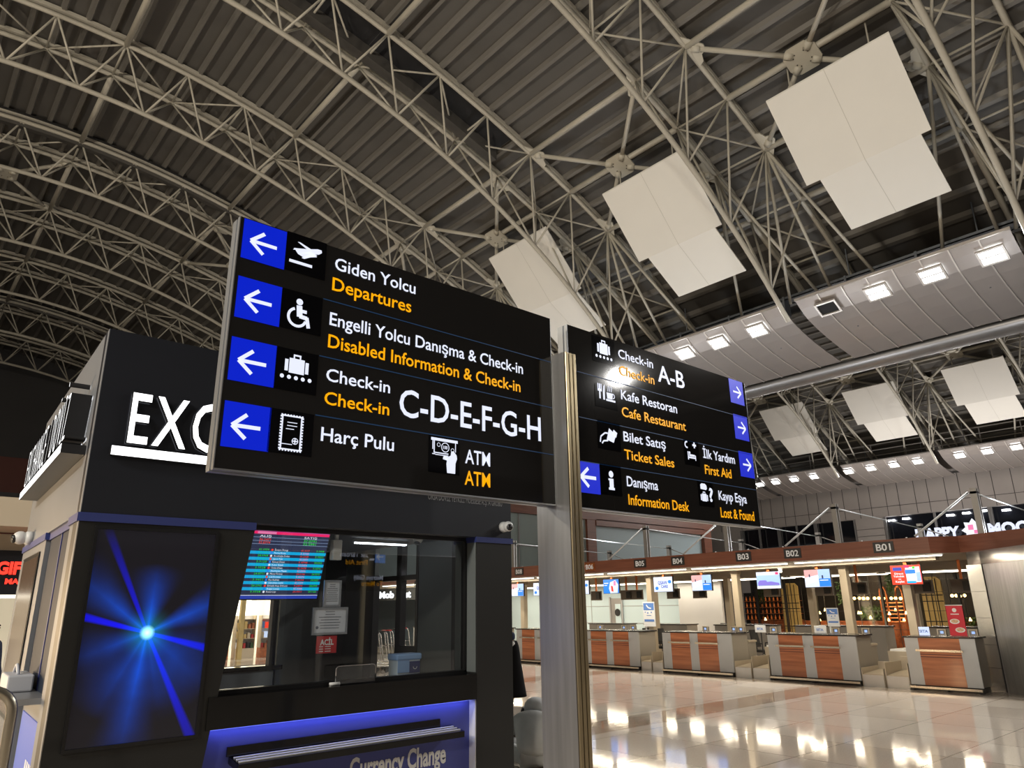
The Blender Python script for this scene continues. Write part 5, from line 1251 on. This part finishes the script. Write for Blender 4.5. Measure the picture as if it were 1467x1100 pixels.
# luggage trolleys seen past the counters and through the kiosk
def trolley(x, y, label, group, red=False):
    t = thing('luggage_trolley', label, 'trolley', (x, y, 0), group)
    for s in (-0.25, 0.25):
        G().path([(x + 0.45, y + s, 0.16), (x - 0.30, y + s, 0.22), (x - 0.42, y + s, 0.95), (x - 0.50, y + s, 1.02)], 0.016, 8).build('side_tube', 'trolley_steel', t, True)
    G().tube((x - 0.50, y - 0.27, 1.02), (x - 0.50, y + 0.27, 1.02), 0.02, 8).build('handle', 'trolley_red' if red else 'rubber', t, True)
    g = G().box(x - 0.30, x + 0.45, y - 0.24, y + 0.24, 0.17, 0.19); g.build('deck', 'shop_beige', t)
    G().tube((x - 0.36, y - 0.25, 0.60), (x - 0.36, y + 0.25, 0.60), 0.012, 8).build('cross_bar', 'trolley_steel', t, True)
    for (a, b) in ((0.40, 0), (-0.28, 0.22), (-0.28, -0.22)): G().tube((x + a, y + b - 0.02, 0.07), (x + a, y + b + 0.02, 0.07), 0.07, 12).build('wheel', 'rubber', t)
for k in range(8): trolley(10.9 + 0.58 * k, 18.4 + 0.60 * k, 'steel luggage trolley seen through the kiosk side window, %s from the left' % nth[k], 'luggage trolleys', k % 3 == 1)
for k in range(3): trolley(22.6 + 0.15 * k, 13.2 + 0.75 * k, 'steel luggage trolley standing before the pale blue wall, %s from the right' % nth[k], 'luggage trolleys by the wall')

# ================================================================== RESTAURANT BEHIND THE DESKS
RX = 27.4
t = thing('glass_partition', 'black-barred glass partition of the warm-lit restaurant behind the desks', 'partition', (26.6, 12.5, 0))
G().box(26.60, 26.62, 7.2, 17.6, 0.02, 2.6).build('pane', 'partition_glass', t)
for k in range(9):
    y = 7.6 + 1.2 * k; G().box(26.55, 26.66, y - 0.035, y + 0.035, 0, 2.62).build('post', 'plastic_black', t)
g = G()
for k in range(25): y = 7.4 + 0.42 * k; g.box(26.575, 26.60, y - 0.007, y + 0.007, 0.03, 2.6)
for z in (0.75, 1.35, 1.95): g.box(26.575, 26.60, 7.3, 17.5, z - 0.007, z + 0.007)
g.build('lattice', 'plastic_black', t)
for n, (y0, y1, zb, zt, lb) in enumerate(((14.70, 15.40, 0.25, 2.40, 'pale yellow planked shutter behind the glass, left of the blue poster'), (9.55, 10.42, 0.45, 2.45, 'pale yellow planked shutter with cut corners, left of the red banner'))):
    t = thing('plank_shutter', lb, 'shutter', (RX, (y0 + y1) / 2, 0), 'planked shutters')
    D = desk(RX); c = 0.12
    out = [(-y1 + c, zb), (-y0 - c, zb), (-y0, zb + c), (-y0, zt - c), (-y0 - c, zt), (-y1 + c, zt), (-y1, zt - c), (-y1, zb + c)]
    G().prism(out, D, -0.06, 0.0).build('planks', 'wood_shutter', t)
    g = G()
    for k in range(1, 5): u = -y1 + (y1 - y0) * k / 5; g.prism(rect(u - 0.012, u + 0.012, zb + 0.06, zt - 0.06), D, 0.0, 0.015)
    for v in (zb + 0.55, zb + 1.2, zb + 1.4): g.prism(rect(-y1, -y0, v - 0.015, v + 0.015), D, 0.0, 0.012)
    g.build('iron_bars', 'plastic_black', t)
    for y in (y0 + 0.1, y1 - 0.1): G().box(RX + 0.02, RX + 0.06, y - 0.03, y + 0.03, 0, zb + 0.02).build('leg', 'plastic_black', t)
t = thing('pale_cabinet', 'pale yellow cabinet with a curved iron scroll under the copper arch', 'cabinet', (27.6, 11.9, 0))
G().box(27.5, 27.9, 11.55, 12.35, 0.0, 0.72).build('body', 'wood_shutter', t)
G().path([(27.49, 12.3 - 0.5 * k / 8, 0.65 - 0.45 * math.sin(PI * k / 16)) for k in range(9)], 0.012, 6).build('scroll', 'plastic_black', t)
t = thing('copper_arch', 'copper tube arch with a slatted back among the hanging bulbs', 'arch', (28.2, 11.55, 0))
for (ya, yb) in ((11.95, 11.72), (11.40, 11.16)):
    m = (ya + yb) / 2
    pts = [(28.2, ya, 0.0), (28.2, ya, 1.9)] + [(28.2, m + (ya - m) * math.cos(a), 1.9 + 0.28 * math.sin(a)) for a in [k * PI / 8 for k in range(1, 8)]] + [(28.2, yb, 1.9), (28.2, yb, 0.0)]
    G().path(pts, 0.035, 10).build('arch_tube', 'copper', t, True)
g = G()
for k in range(6): z = 0.95 + 0.13 * k; g.box(28.18, 28.21, 11.20, 11.92, z, z + 0.03)
g.build('slats', 'copper', t)
t = solo('warm_brick_counter', G().box(28.6, 29.0, 8.2, 17.6, 0, 0.93).box(28.55, 29.05, 8.2, 17.6, 0.93, 0.97), 'brick_warm', 'long warm orange brick counter along the restaurant', 'counter', (28.8, 13, 0))
lamp('shutter_fill', 'AREA', (25.6, 12.5, 2.5), 280, (1.0, 0.76, 0.46), aim=(27.6, 12.5, 1.3), size=0.3, size_y=9)  # added front fill before the glass, brightening the plank shutters
lamp('restaurant_glow', 'AREA', (28.2, 12.5, 2.5), 45, (1.0, 0.55, 0.22), aim=(28.6, 12.5, 0), size=0.6, size_y=9)
pend = [(y, z, 0.045, 'row') for y, z in ((12.81, 1.79), (12.63, 1.79), (12.47, 1.78), (12.32, 1.78), (12.07, 1.78), (11.92, 1.78), (11.75, 1.77), (11.48, 1.77), (11.33, 1.77), (11.16, 1.76), (9.47, 1.82), (9.34, 1.82), (9.24, 1.80), (9.09, 1.82))]
pend += [(y, z, 0.05, 'low') for y, z in ((12.84, 1.27), (12.72, 1.27), (12.43, 1.10), (11.69, 1.24), (11.50, 1.36), (11.75, 1.02), (11.26, 1.03), (11.11, 1.26), (14.41, 1.27), (14.30, 1.27), (14.64, 1.07), (14.34, 1.02), (14.12, 1.38), (16.65, 1.03), (10.69, 1.12), (9.10, 1.04))]
seen = {}
for n, (y, z, r, kd) in enumerate(pend):
    k = seen[kd] = seen.get(kd, 0) + 1
    t = thing('pendant_bulb', 'glowing bulb %d along the %s of hanging restaurant lamps' % (k, 'upper line' if kd == 'row' else 'lower scatter'), 'lamp', (28.0, y, z), 'hanging restaurant bulbs')
    t['label'] = 'small glowing round bulb hanging in the upper straight row behind the desks' if kd == 'row' else 'glowing pointed bulb hanging low in the restaurant behind the desks'
    bxx = 28.0 if kd == 'row' else 28.14 + 0.10 * (k % 2)
    t.location.x = bxx; OFF[t.name] = Vector((bxx, y, z))
    if kd == 'row': G().ball((bxx, y, z), r * 1.15, 0, 10, 7).build('bulb', 'bulb', t, True)
    else: G().tube((bxx, y, z - 0.04), (bxx, y, z + 0.07), r, 10, 0, 0.012).build('bulb', 'bulb', t, True)
    G().tube((bxx, y, z + 0.05), (bxx, y, 2.80), 0.005, 5).build('cord', 'rubber', t)
t = thing('bulb_rail', 'thin dark rail carrying the restaurant bulbs', 'rail', (28.0, 12.5, 2.8))
G().box(27.90, 28.60, 8.6, 17.2, 2.80, 2.85).build('rail', 'plastic_black', t)
t = thing('back_bar', 'dark bar shelf with rows of amber bottles behind the glass', 'shelf', (29.2, 17.2, 0))
G().box(29.35, 29.42, 15.6, 18.3, 0.0, 2.1).build('back_panel', 'rest_dark', t)
for z in (1.0, 1.25, 1.50, 1.75): G().box(29.1, 29.36, 15.6, 18.3, z - 0.02, z).build('shelf_board', 'copper', t)
for r_ in range(4):
    for k in range(14):
        y = 15.7 + 0.185 * k; z = 1.0 + 0.25 * r_
        g = G().tube((29.22, y, z + 0.001), (29.22, y, z + 0.12), 0.032, 8).tube((29.22, y, z + 0.12), (29.22, y, z + 0.19), 0.012, 6)
        solo('bottle', g, 'bottle_amber', 'small amber bottle on the bar shelf, %s board from below' % ORD[r_].replace('nearest', 'first'), 'bottle', (29.22, y, z), 'bottles on the bar shelf %d' % (r_ + 1), True)
def foliage(name, label, c, rx, ry, rz, n, hang=False):
    c = Vector(c); t = thing(name, label, 'plant', (c.x, c.y, 0) if not hang else tuple(c), 'restaurant plants')
    g = G()
    for k in range(n):
        p = c + Vector(((random.random() * 2 - 1) * rx, (random.random() * 2 - 1) * ry, (random.random() * 2 - 1) * rz)); d = Vector((random.uniform(-1, 1), random.uniform(-1, 1), random.uniform(-1.3, 0.4))).normalized() * 0.13; s = d.cross(Vector((1, 0.2, 0.1))).normalized() * 0.022
        g.quad([p, p + d * 0.5 + s, p + d, p + d * 0.5 - s])
    g.build('leaves', 'leaf', t)
    if hang: G().path([(c.x, c.y, c.z - rz), (c.x, c.y + 0.03, c.z), (c.x, c.y, 2.8)], 0.012, 6).build('stem', 'leaf', t)
    else: G().path([(c.x, c.y, 0), (c.x, c.y, c.z)], 0.02, 6).build('stem', 'leaf', t)
foliage('hanging_plant', 'green hanging ivy over the copper arch', (28.45, 11.62, 2.25), 0.10, 0.12, 0.35, 140, True)
foliage('hanging_plant', 'green hanging ivy under the skyline monitor', (28.45, 16.95, 2.15), 0.10, 0.14, 0.45, 140, True)
foliage('hanging_plant', 'grey-green hanging plant right of the photo monitor', (28.42, 13.35, 2.05), 0.15, 0.25, 0.45, 200, True)
foliage('palm_plant', 'grey-green palm behind the glass left of the copper arch', (28.4, 12.45, 1.30), 0.2, 0.34, 0.22, 220)
foliage('palm_plant', 'low green plant beside the red banner', (28.3, 9.07, 0.98), 0.15, 0.22, 0.15, 100)
# glimpse of the restaurant's letters on the upper gallery
hm = thing('illuminated_sign', 'white lit HAPPY MOON letters with a rosette on the upper gallery windows', 'sign', (48.9, 15, 5.2))
DL = desk(48.95)
text(hm, 'HAPPY', -17.95, -15.45, 5.27, 0.60, DL, 'lit_white', 0.0, 0.05, 0.08, 'letter_side', 'letters')
text(hm, 'MOON', -13.95, -11.2, 5.27, 0.60, DL, 'lit_white', 0.0, 0.05, 0.08, 'letter_side', 'letters')
starp = []
for k in range(16): a = 2 * PI * k / 16; r_ = 0.66 if k % 2 == 0 else 0.46; starp.append((-14.7 + r_ * math.cos(a), 5.62 + r_ * math.sin(a)))
G().prism(starp, DL, 0, 0.06).build('rosette', 'px_white', hm)
poly_part(hm, 'rosette_red', [rect(-14.98, -14.70, 5.62, 5.92), rect(-14.70, -14.42, 5.40, 5.60)], DL, 'px_rose', 0.065)
G().box(48.95, 49.94, 11, 18.2, 5.19, 5.25).build('carrier_rail', 'mast_grey', hm)
# lamps of the gallery, seen in the dark window band
for n, (y, z) in enumerate(((19.6, 6.62), (18.7, 6.66), (16.1, 6.62), (15.2, 6.66), (14.3, 6.70), (13.1, 6.62))):
    solo('gallery_lamp', G().box(49.72, 49.90, y - 0.20, y + 0.20, z, z + 0.10), 'led_cool', 'small white gallery lamp in the dark window band, %s from the left' % nth[n], 'lamp', (49.8, y, z), 'gallery lamps')

# ================================================================== SHOPS ON THE LEFT AND BEHIND THE KIOSK
SY = 20.0
S_ = front(SY)
shop = thing('gift_shop_front', 'shop front at the far left with beige ceiling and black sign band', 'shop', (0, SY, 0))
G().box(-6, 3.9, SY - 1.6, SY + 0.1, 3.45, 4.05).build('beige_soffit', 'shop_beige', shop)
G().box(-6, 3.9, SY - 0.02, SY + 0.1, 3.06, 3.45).build('beige_band', 'shop_beige', shop)
G().box(-6, 3.9, SY - 0.06, SY + 0.1, 3.42, 3.47).build('red_line', 'end_red', shop)
G().box(-6, 3.9, SY - 0.10, SY + 0.1, 2.10, 3.06).build('sign_band', 'shop_sign_black', shop)
G().box(-6, 3.9, SY - 0.08, SY + 0.05, 2.03, 2.10).build('light_line', 'shop_light', shop)
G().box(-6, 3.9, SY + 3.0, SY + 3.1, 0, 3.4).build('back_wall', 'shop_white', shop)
G().box(3.8, 3.9, SY - 0.1, SY + 3.0, 0, 4.0).build('side_wall', 'shop_beige', shop)
G().box(-6, 3.9, SY, SY + 3, 2.9, 3.0).build('ceiling_slab', 'shop_beige', shop)
gs = thing('illuminated_sign', 'red lit GIFT MARKET letters on the black band at the far left', 'sign', (2.2, SY - 0.1, 2.4))
SF = front(SY - 0.11)
text(gs, 'GIFT', 2.10, 2.75, 2.55, 0.245, SF, 'red_neon', 0.0, 0.05, 0.03, 'letter_side', 'letters')
text(gs, 'MARKET', 2.30, 2.98, 2.335, 0.105, SF, 'red_neon', 0.0, 0.05, 0.02, 'letter_side', 'letters')

# bright shop seen through the kiosk's back window
ms = thing('souvenir_shop', 'bright souvenir shop seen through the kiosk window under the rate screen', 'shop', (11, 28, 0))
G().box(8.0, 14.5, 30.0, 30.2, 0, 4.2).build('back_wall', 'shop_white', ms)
G().box(8.0, 14.5, 27.2, 30.0, 3.1, 3.3).build('ceiling_slab', 'shop_beige', ms)
for x in (9.3, 10.6, 11.9): G().box(x - 0.08, x + 0.08, 27.3, 27.46, 0, 3.1).build('gold_post', 'wood_shutter', ms)
for x in (9.7, 11.2, 12.8): G().box(x, x + 0.7, 29.85, 29.98, 1.2, 2.8).build('lit_panel', 'shop_light', ms)
for x in (9.0, 10.2, 11.4): G().box(x, x + 0.5, 28.2, 28.6, 3.05, 3.1).build('ceiling_light', 'shop_light', ms)
lamp('shop_glow', 'AREA', (11, 28.3, 3.0), 190, (1.0, 0.9, 0.7), aim=(11, 28.3, 0), size=4, size_y=1.5)
cols = ['px_red', 'poster_white', 'wood_shutter', 'poster_blue', 'shop_beige', 'brick_warm', 'plastic_black', 'trolley_red', 'leaf', 'px_pale']
for n, x in enumerate((9.05, 10.0, 10.95, 11.9, 12.8)):
    t = thing('display_rack', 'shop display rack with mixed goods, %s from the left in the souvenir shop' % nth[n], 'rack', (x, 27.9, 0), 'display racks of the souvenir shop')
    G().box(x - 0.36, x + 0.36, 27.75, 28.1, 0, 0.35).build('plinth', 'brick_warm' if n % 2 else 'shop_beige', t)
    G().box(x - 0.36, x + 0.36, 28.08, 28.12, 0.35, 1.5).build('back_board', 'poster_white', t)
    for s in (-0.37, 0.35): G().box(x + s, x + s + 0.02, 27.78, 28.1, 0.35, 1.5).build('side_board', 'shop_beige', t)
    for z in (0.68, 1.02, 1.36): G().box(x - 0.35, x + 0.35, 27.78, 28.08, z, z + 0.02).build('shelf_board', 'shop_beige', t)
    for z in (0.351, 0.701, 1.041):
        for k in range(5):
            w = random.uniform(0.04, 0.055); h = random.uniform(0.12, 0.26); xx = x - 0.28 + 0.14 * k
            G2 = G().box(xx - w, xx + w, 27.82, 27.98, z, z + h)
            solo('souvenir', G2, random.choice(cols), 'small boxed souvenir on a display rack of the bright shop', 'souvenir', (xx, 27.9, z), 'souvenirs on the racks')
# lit sign of another shop glimpsed through the kiosk's right window
t = thing('illuminated_sign', 'white lit shop words seen through the kiosk side window', 'sign', (19.0, 24.6, 2.0))
DQ = desk(16.48)
G().box(16.50, 16.56, 24.6, 28.2, 2.0, 2.45).build('band', 'plastic_black', t)
for y in (25.0, 27.8): G().box(16.505, 16.535, y, y + 0.02, 2.45, 2.70).build('hanger', 'plastic_black', t)
text(t, 'Mob Out', -27.65, -25.2, 2.10, 0.24, desk(16.50), 'letter_white', 0.002, 0.05, 0.02, 'letter_side', 'letters')

# ================================================================== PEOPLE
def skin_body(name, parent, verts, edges, radii, m, sub=2, root=0):
    off = root_off(parent)
    me = bpy.data.meshes.new(name); me.from_pydata([tuple(Vector(v) - off) for v in verts], edges, []); me.update()
    o = bpy.data.objects.new(name, me); COL.objects.link(o)
    md = o.modifiers.new('skin', 'SKIN'); md.use_smooth_shade = True
    lay = me.skin_vertices[0].data if me.skin_vertices else None
    for i, r in enumerate(radii):
        rr = r if isinstance(r, tuple) else (r, r)
        lay[i].radius = rr; lay[i].use_root = (i == root)
    s = o.modifiers.new('sub', 'SUBSURF'); s.levels = sub; s.render_levels = sub
    dg = bpy.context.evaluated_depsgraph_get(); me2 = bpy.data.meshes.new_from_object(o.evaluated_get(dg))
    bpy.data.objects.remove(o)
    me2.materials.clear(); me2.materials.append(MATS[m])
    for p in me2.polygons: p.material_index = 0; p.use_smooth = True
    ob = bpy.data.objects.new(name, me2); COL.objects.link(ob); ob.parent = parent
    return ob
class Rig:
    """joint list placed in the person's own frame: x right, y forward, z up"""
    def __init__(s, base, yaw, k=1.0): s.b = Vector(base); s.c = math.cos(yaw); s.s = math.sin(yaw); s.k = k; s.v = []; s.e = []; s.r = []
    def P(s, p): x, y, z = p; return s.b + Vector((x * s.c - y * s.s, x * s.s + y * s.c, z)) * s.k
    def j(s, p, r, to=None):
        s.v.append(s.P(p)); s.r.append(tuple(q * s.k for q in r) if isinstance(r, tuple) else r * s.k)
        if to is not None: s.e.append((to, len(s.v) - 1))
        return len(s.v) - 1
    def hand(s, w, d, side, up, wrist):
        """palm and five bent fingers growing from wrist index"""
        d = Vector(d).normalized(); u = Vector(up).normalized(); sd = d.cross(u).normalized() * side; w = Vector(w)
        palm = s.j(tuple(w + d * 0.05), (0.036, 0.016), wrist)
        for k, (o, L) in enumerate(((-0.030, 0.060), (-0.010, 0.072), (0.010, 0.068), (0.029, 0.054))):
            a = w + d * 0.085 + sd * o; i1 = s.j(tuple(a), 0.0095, palm)
            i2 = s.j(tuple(a + d * L * 0.5 - u * 0.008), 0.0085, i1); s.j(tuple(a + d * L * 0.85 - u * 0.03), 0.007, i2)
        a = w + d * 0.03 - sd * 0.038; i1 = s.j(tuple(a), 0.011, palm); s.j(tuple(a + d * 0.045 - sd * 0.012 - u * 0.012), 0.009, i1)
def face(parent, rig, hc, fwd, m_skin, scale=1.0):
    """nose, eyes, mouth and ears set on the head"""
    f = Vector(fwd).normalized(); u = Vector((0, 0, 1)) - f * f.z; u.normalize(); r = f.cross(u); hc = Vector(hc)
    def q(a, b, c): return rig.P(tuple(hc + r * a + u * b + f * c))
    k = rig.k * scale
    G().tube(q(0, 0.01, 0.085), q(0, -0.025, 0.115), 0.010 * k, 8, 0, 0.015 * k).build('nose', m_skin, parent, True)
    for sgn in (-1, 1):
        G().ball(q(0.033 * sgn, 0.012, 0.088), 0.012 * k, 0, 10, 8).build('eye', 'plastic_black', parent, True)
        G().ball(q(0.082 * sgn, 0.0, 0.0), 0.026 * k, 0, 8, 6, 0.5, 0.8, 1.2).build('ear', m_skin, parent, True)
    G().tube(q(-0.022, -0.052, 0.088), q(0.022, -0.052, 0.088), 0.007 * k, 8).build('mouth', 'trolley_red', parent, True)

def seated_person():
    base = (5.86, 6.40, 0.0); yaw = math.radians(-42)
    t = thing('person', 'person in pale grey hooded top sitting bent forward behind the sign post', 'person', base)
    R = Rig(base, yaw)
    pel = R.j((0, 0, 0.13), (0.15, 0.12)); w = R.j((0, 0.03, 0.30), (0.14, 0.11), pel); ch = R.j((0, 0.12, 0.46), (0.16, 0.12), w); nk = R.j((0, 0.24, 0.545), 0.055, ch)
    hd = R.j((0, 0.29, 0.585), (0.085, 0.095), nk); R.j((0, 0.345, 0.625), (0.080, 0.085), hd)
    for s in (-1, 1):
        sh = R.j((0.19 * s, 0.15, 0.47), 0.058, ch); el = R.j((0.30 * s, 0.36, 0.27), 0.045, sh); wr = R.j((0.12 * s, 0.52, 0.20), 0.030, el)
        R.hand((0.12 * s, 0.52, 0.20), (-0.5 * s, 0.8, -0.2), -s, (0, 0.2, 1), wr)
        hp = R.j((0.10 * s, 0.06, 0.11), 0.085, pel); kn = R.j((0.36 * s, 0.42, 0.14), 0.065, hp); an = R.j((0.02 * s, 0.52 + 0.03 * s, 0.06), 0.045, kn); R.j((-0.12 * s, 0.56 + 0.03 * s, 0.045), (0.04, 0.032), an)
    skin_body('body', t, R.v, R.e, R.r, 'skin_dark')
    H = Rig(base, yaw)
    pel = H.j((0, -0.02, 0.12), (0.245, 0.180)); w = H.j((0, 0.0, 0.29), (0.235, 0.180), pel); ch = H.j((0, 0.08, 0.445), (0.215, 0.155), w); nk = H.j((0, 0.18, 0.540), (0.125, 0.105), ch)
    for s in (-1, 1):
        sh = H.j((0.205 * s, 0.14, 0.455), 0.088, ch); el = H.j((0.315 * s, 0.36, 0.265), 0.072, sh); H.j((0.15 * s, 0.49, 0.21), 0.052, el)
    skin_body('hooded_top', t, H.v, H.e, H.r, 'cloth_grey')
    Hd = Rig(base, yaw)
    a = Hd.j((0, 0.185, 0.520), (0.150, 0.125)); b = Hd.j((0, 0.265, 0.575), (0.150, 0.135), a); c = Hd.j((0, 0.325, 0.605), (0.135, 0.118), b); Hd.j((0, 0.375, 0.625), (0.095, 0.080), c)
    skin_body('hood', t, Hd.v, Hd.e, Hd.r, 'cloth_grey')
    Tr = Rig(base, yaw); pel = Tr.j((0, 0.04, 0.11), (0.16, 0.10))
    for s in (-1, 1):
        hp = Tr.j((0.11 * s, 0.08, 0.115), 0.105, pel); kn = Tr.j((0.36 * s, 0.42, 0.14), 0.085, hp); Tr.j((0.06 * s, 0.515 + 0.03 * s, 0.07), 0.062, kn)
    skin_body('trousers', t, Tr.v, Tr.e, Tr.r, 'cloth_grey')
    G().tube(R.P((-0.135, 0.225, 0.545)), R.P((-0.125, 0.32, 0.560)), 0.036, 10, 0, 0.04).build('hair_edge', 'hair_black', t, True)
    face(t, R, (0, 0.36, 0.60), (0, 0.85, -0.5), 'skin_dark')
    return t
seated_person()

def standing_person(base, yaw, k, label, coat, coat_len, hair=None, hood=None, top='cloth_white', skin='skin', coat_m='cloth_black'):
    t = thing('person', label, 'person', base)
    R = Rig(base, yaw, k)
    pel = R.j((0, 0, 0.95), (0.15, 0.11)); w = R.j((0, 0.0, 1.10), (0.13, 0.10), pel); ch = R.j((0, 0.0, 1.32), (0.16, 0.11), w); nk = R.j((0, 0.01, 1.47), 0.052, ch)
    hd = R.j((0, 0.03, 1.56), (0.078, 0.088), nk); R.j((0, 0.03, 1.66), (0.074, 0.085), hd)
    for s in (-1, 1):
        sh = R.j((0.18 * s, 0.0, 1.40), 0.055, ch); el = R.j((0.24 * s, 0.0, 1.13), 0.042, sh); wr = R.j((0.25 * s, 0.10, 0.90), 0.029, el)
        R.hand((0.25 * s, 0.10, 0.90), (0, 0.35, -1), s, (s, 0, 0), wr)
        hp = R.j((0.09 * s, 0, 0.90), 0.088, pel); kn = R.j((0.10 * s, 0.01, 0.50), 0.058, hp); an = R.j((0.10 * s, -0.01, 0.09), 0.040, kn); R.j((0.11 * s, 0.14, 0.035), (0.045, 0.03), an)
    skin_body('body', t, R.v, R.e, R.r, skin)
    Tr = Rig(base, yaw, k); pel = Tr.j((0, 0, 0.96), (0.165, 0.125))
    for s in (-1, 1):
        hp = Tr.j((0.09 * s, 0, 0.88), 0.105, pel); kn = Tr.j((0.10 * s, 0.01, 0.50), 0.078, hp); Tr.j((0.10 * s, 0.0, 0.10), 0.062, kn)
    skin_body('trousers', t, Tr.v, Tr.e, Tr.r, 'denim')
    for s in (-1, 1): G().ball(R.P((0.11 * s, 0.06, 0.045)), 0.06 * k, 0, 10, 7, 0.9, 1.9, 0.75).build('shoe', 'shoe', t, True)
    H = Rig(base, yaw, k); pel = H.j((0, 0, 0.92), (0.175, 0.14)); w = H.j((0, 0, 1.10), (0.165, 0.135), pel); ch = H.j((0, 0, 1.33), (0.19, 0.14), w); H.j((0, 0.0, 1.46), 0.08, ch)
    for s in (-1, 1):
        sh = H.j((0.19 * s, 0.0, 1.40), 0.075, ch); el = H.j((0.245 * s, 0.0, 1.13), 0.062, sh); H.j((0.25 * s, 0.09, 0.94), 0.05, el)
    skin_body('top', t, H.v, H.e, H.r, top)
    if coat:
        g = G(); n = 20; rings = []
        for z, rx, ry in ((1.47, 0.15, 0.12), (1.38, 0.29, 0.17), (1.05, 0.335, 0.205), (0.70, 0.35, 0.26), (coat_len, 0.42, 0.36)):
            rings.append([R.P((rx * math.cos(a), -0.02 + ry * math.sin(a) if math.sin(a) < 0.5 else -0.02 + ry * 0.5, z)) for a in [PI * 0.55 + 2 * PI * i / n * 0.92 for i in range(n + 1)]])
        nr = len(rings[0]); g.v = [tuple(p) for r_ in rings for p in r_]
        for i in range(len(rings) - 1):
            for j in range(nr - 1): g.f.append((i * nr + j, i * nr + j + 1, (i + 1) * nr + j + 1, (i + 1) * nr + j)); g.m.append(0)
        o = g.build('coat', coat_m, t, True); ss = o.modifiers.new('sub', 'SUBSURF'); ss.levels = 2; ss.render_levels = 2; sd = o.modifiers.new('thick', 'SOLIDIFY'); sd.thickness = 0.02
    if hood:
        Hd = Rig(base, yaw, k); a = Hd.j((0, -0.01, 1.46), (0.10, 0.10)); b = Hd.j((0, 0.0, 1.58), (0.115, 0.115), a); Hd.j((0, 0.01, 1.69), (0.095, 0.10), b)
        skin_body('hood', t, Hd.v, Hd.e, Hd.r, hood)
    if hair:
        Hd = Rig(base, yaw, k); a = Hd.j((0, -0.03, 1.60), (0.082, 0.075)); b = Hd.j((0, -0.005, 1.69), (0.086, 0.085), a); Hd.j((0, 0.05, 1.715), (0.06, 0.05), b)
        skin_body('hair', t, Hd.v, Hd.e, Hd.r, hair)
    face(t, R, (0, 0.03, 1.615), (0, 1, 0), skin)
    return t
standing_person((9.44, 10.95, 0), math.radians(62), 0.73, 'person in navy hood and long black coat, half hidden by the kiosk corner', True, 0.14, hood='cloth_navy')
standing_person((1.22, 11.2, 0), math.radians(-60), 0.96, 'person with short black hair and dark jacket at the far left edge', False, 0, hair='hair_black', top='cloth_navy')

for _b in (bpy.data.curves,):
    for c in list(_b):
        if c.users == 0: _b.remove(c)
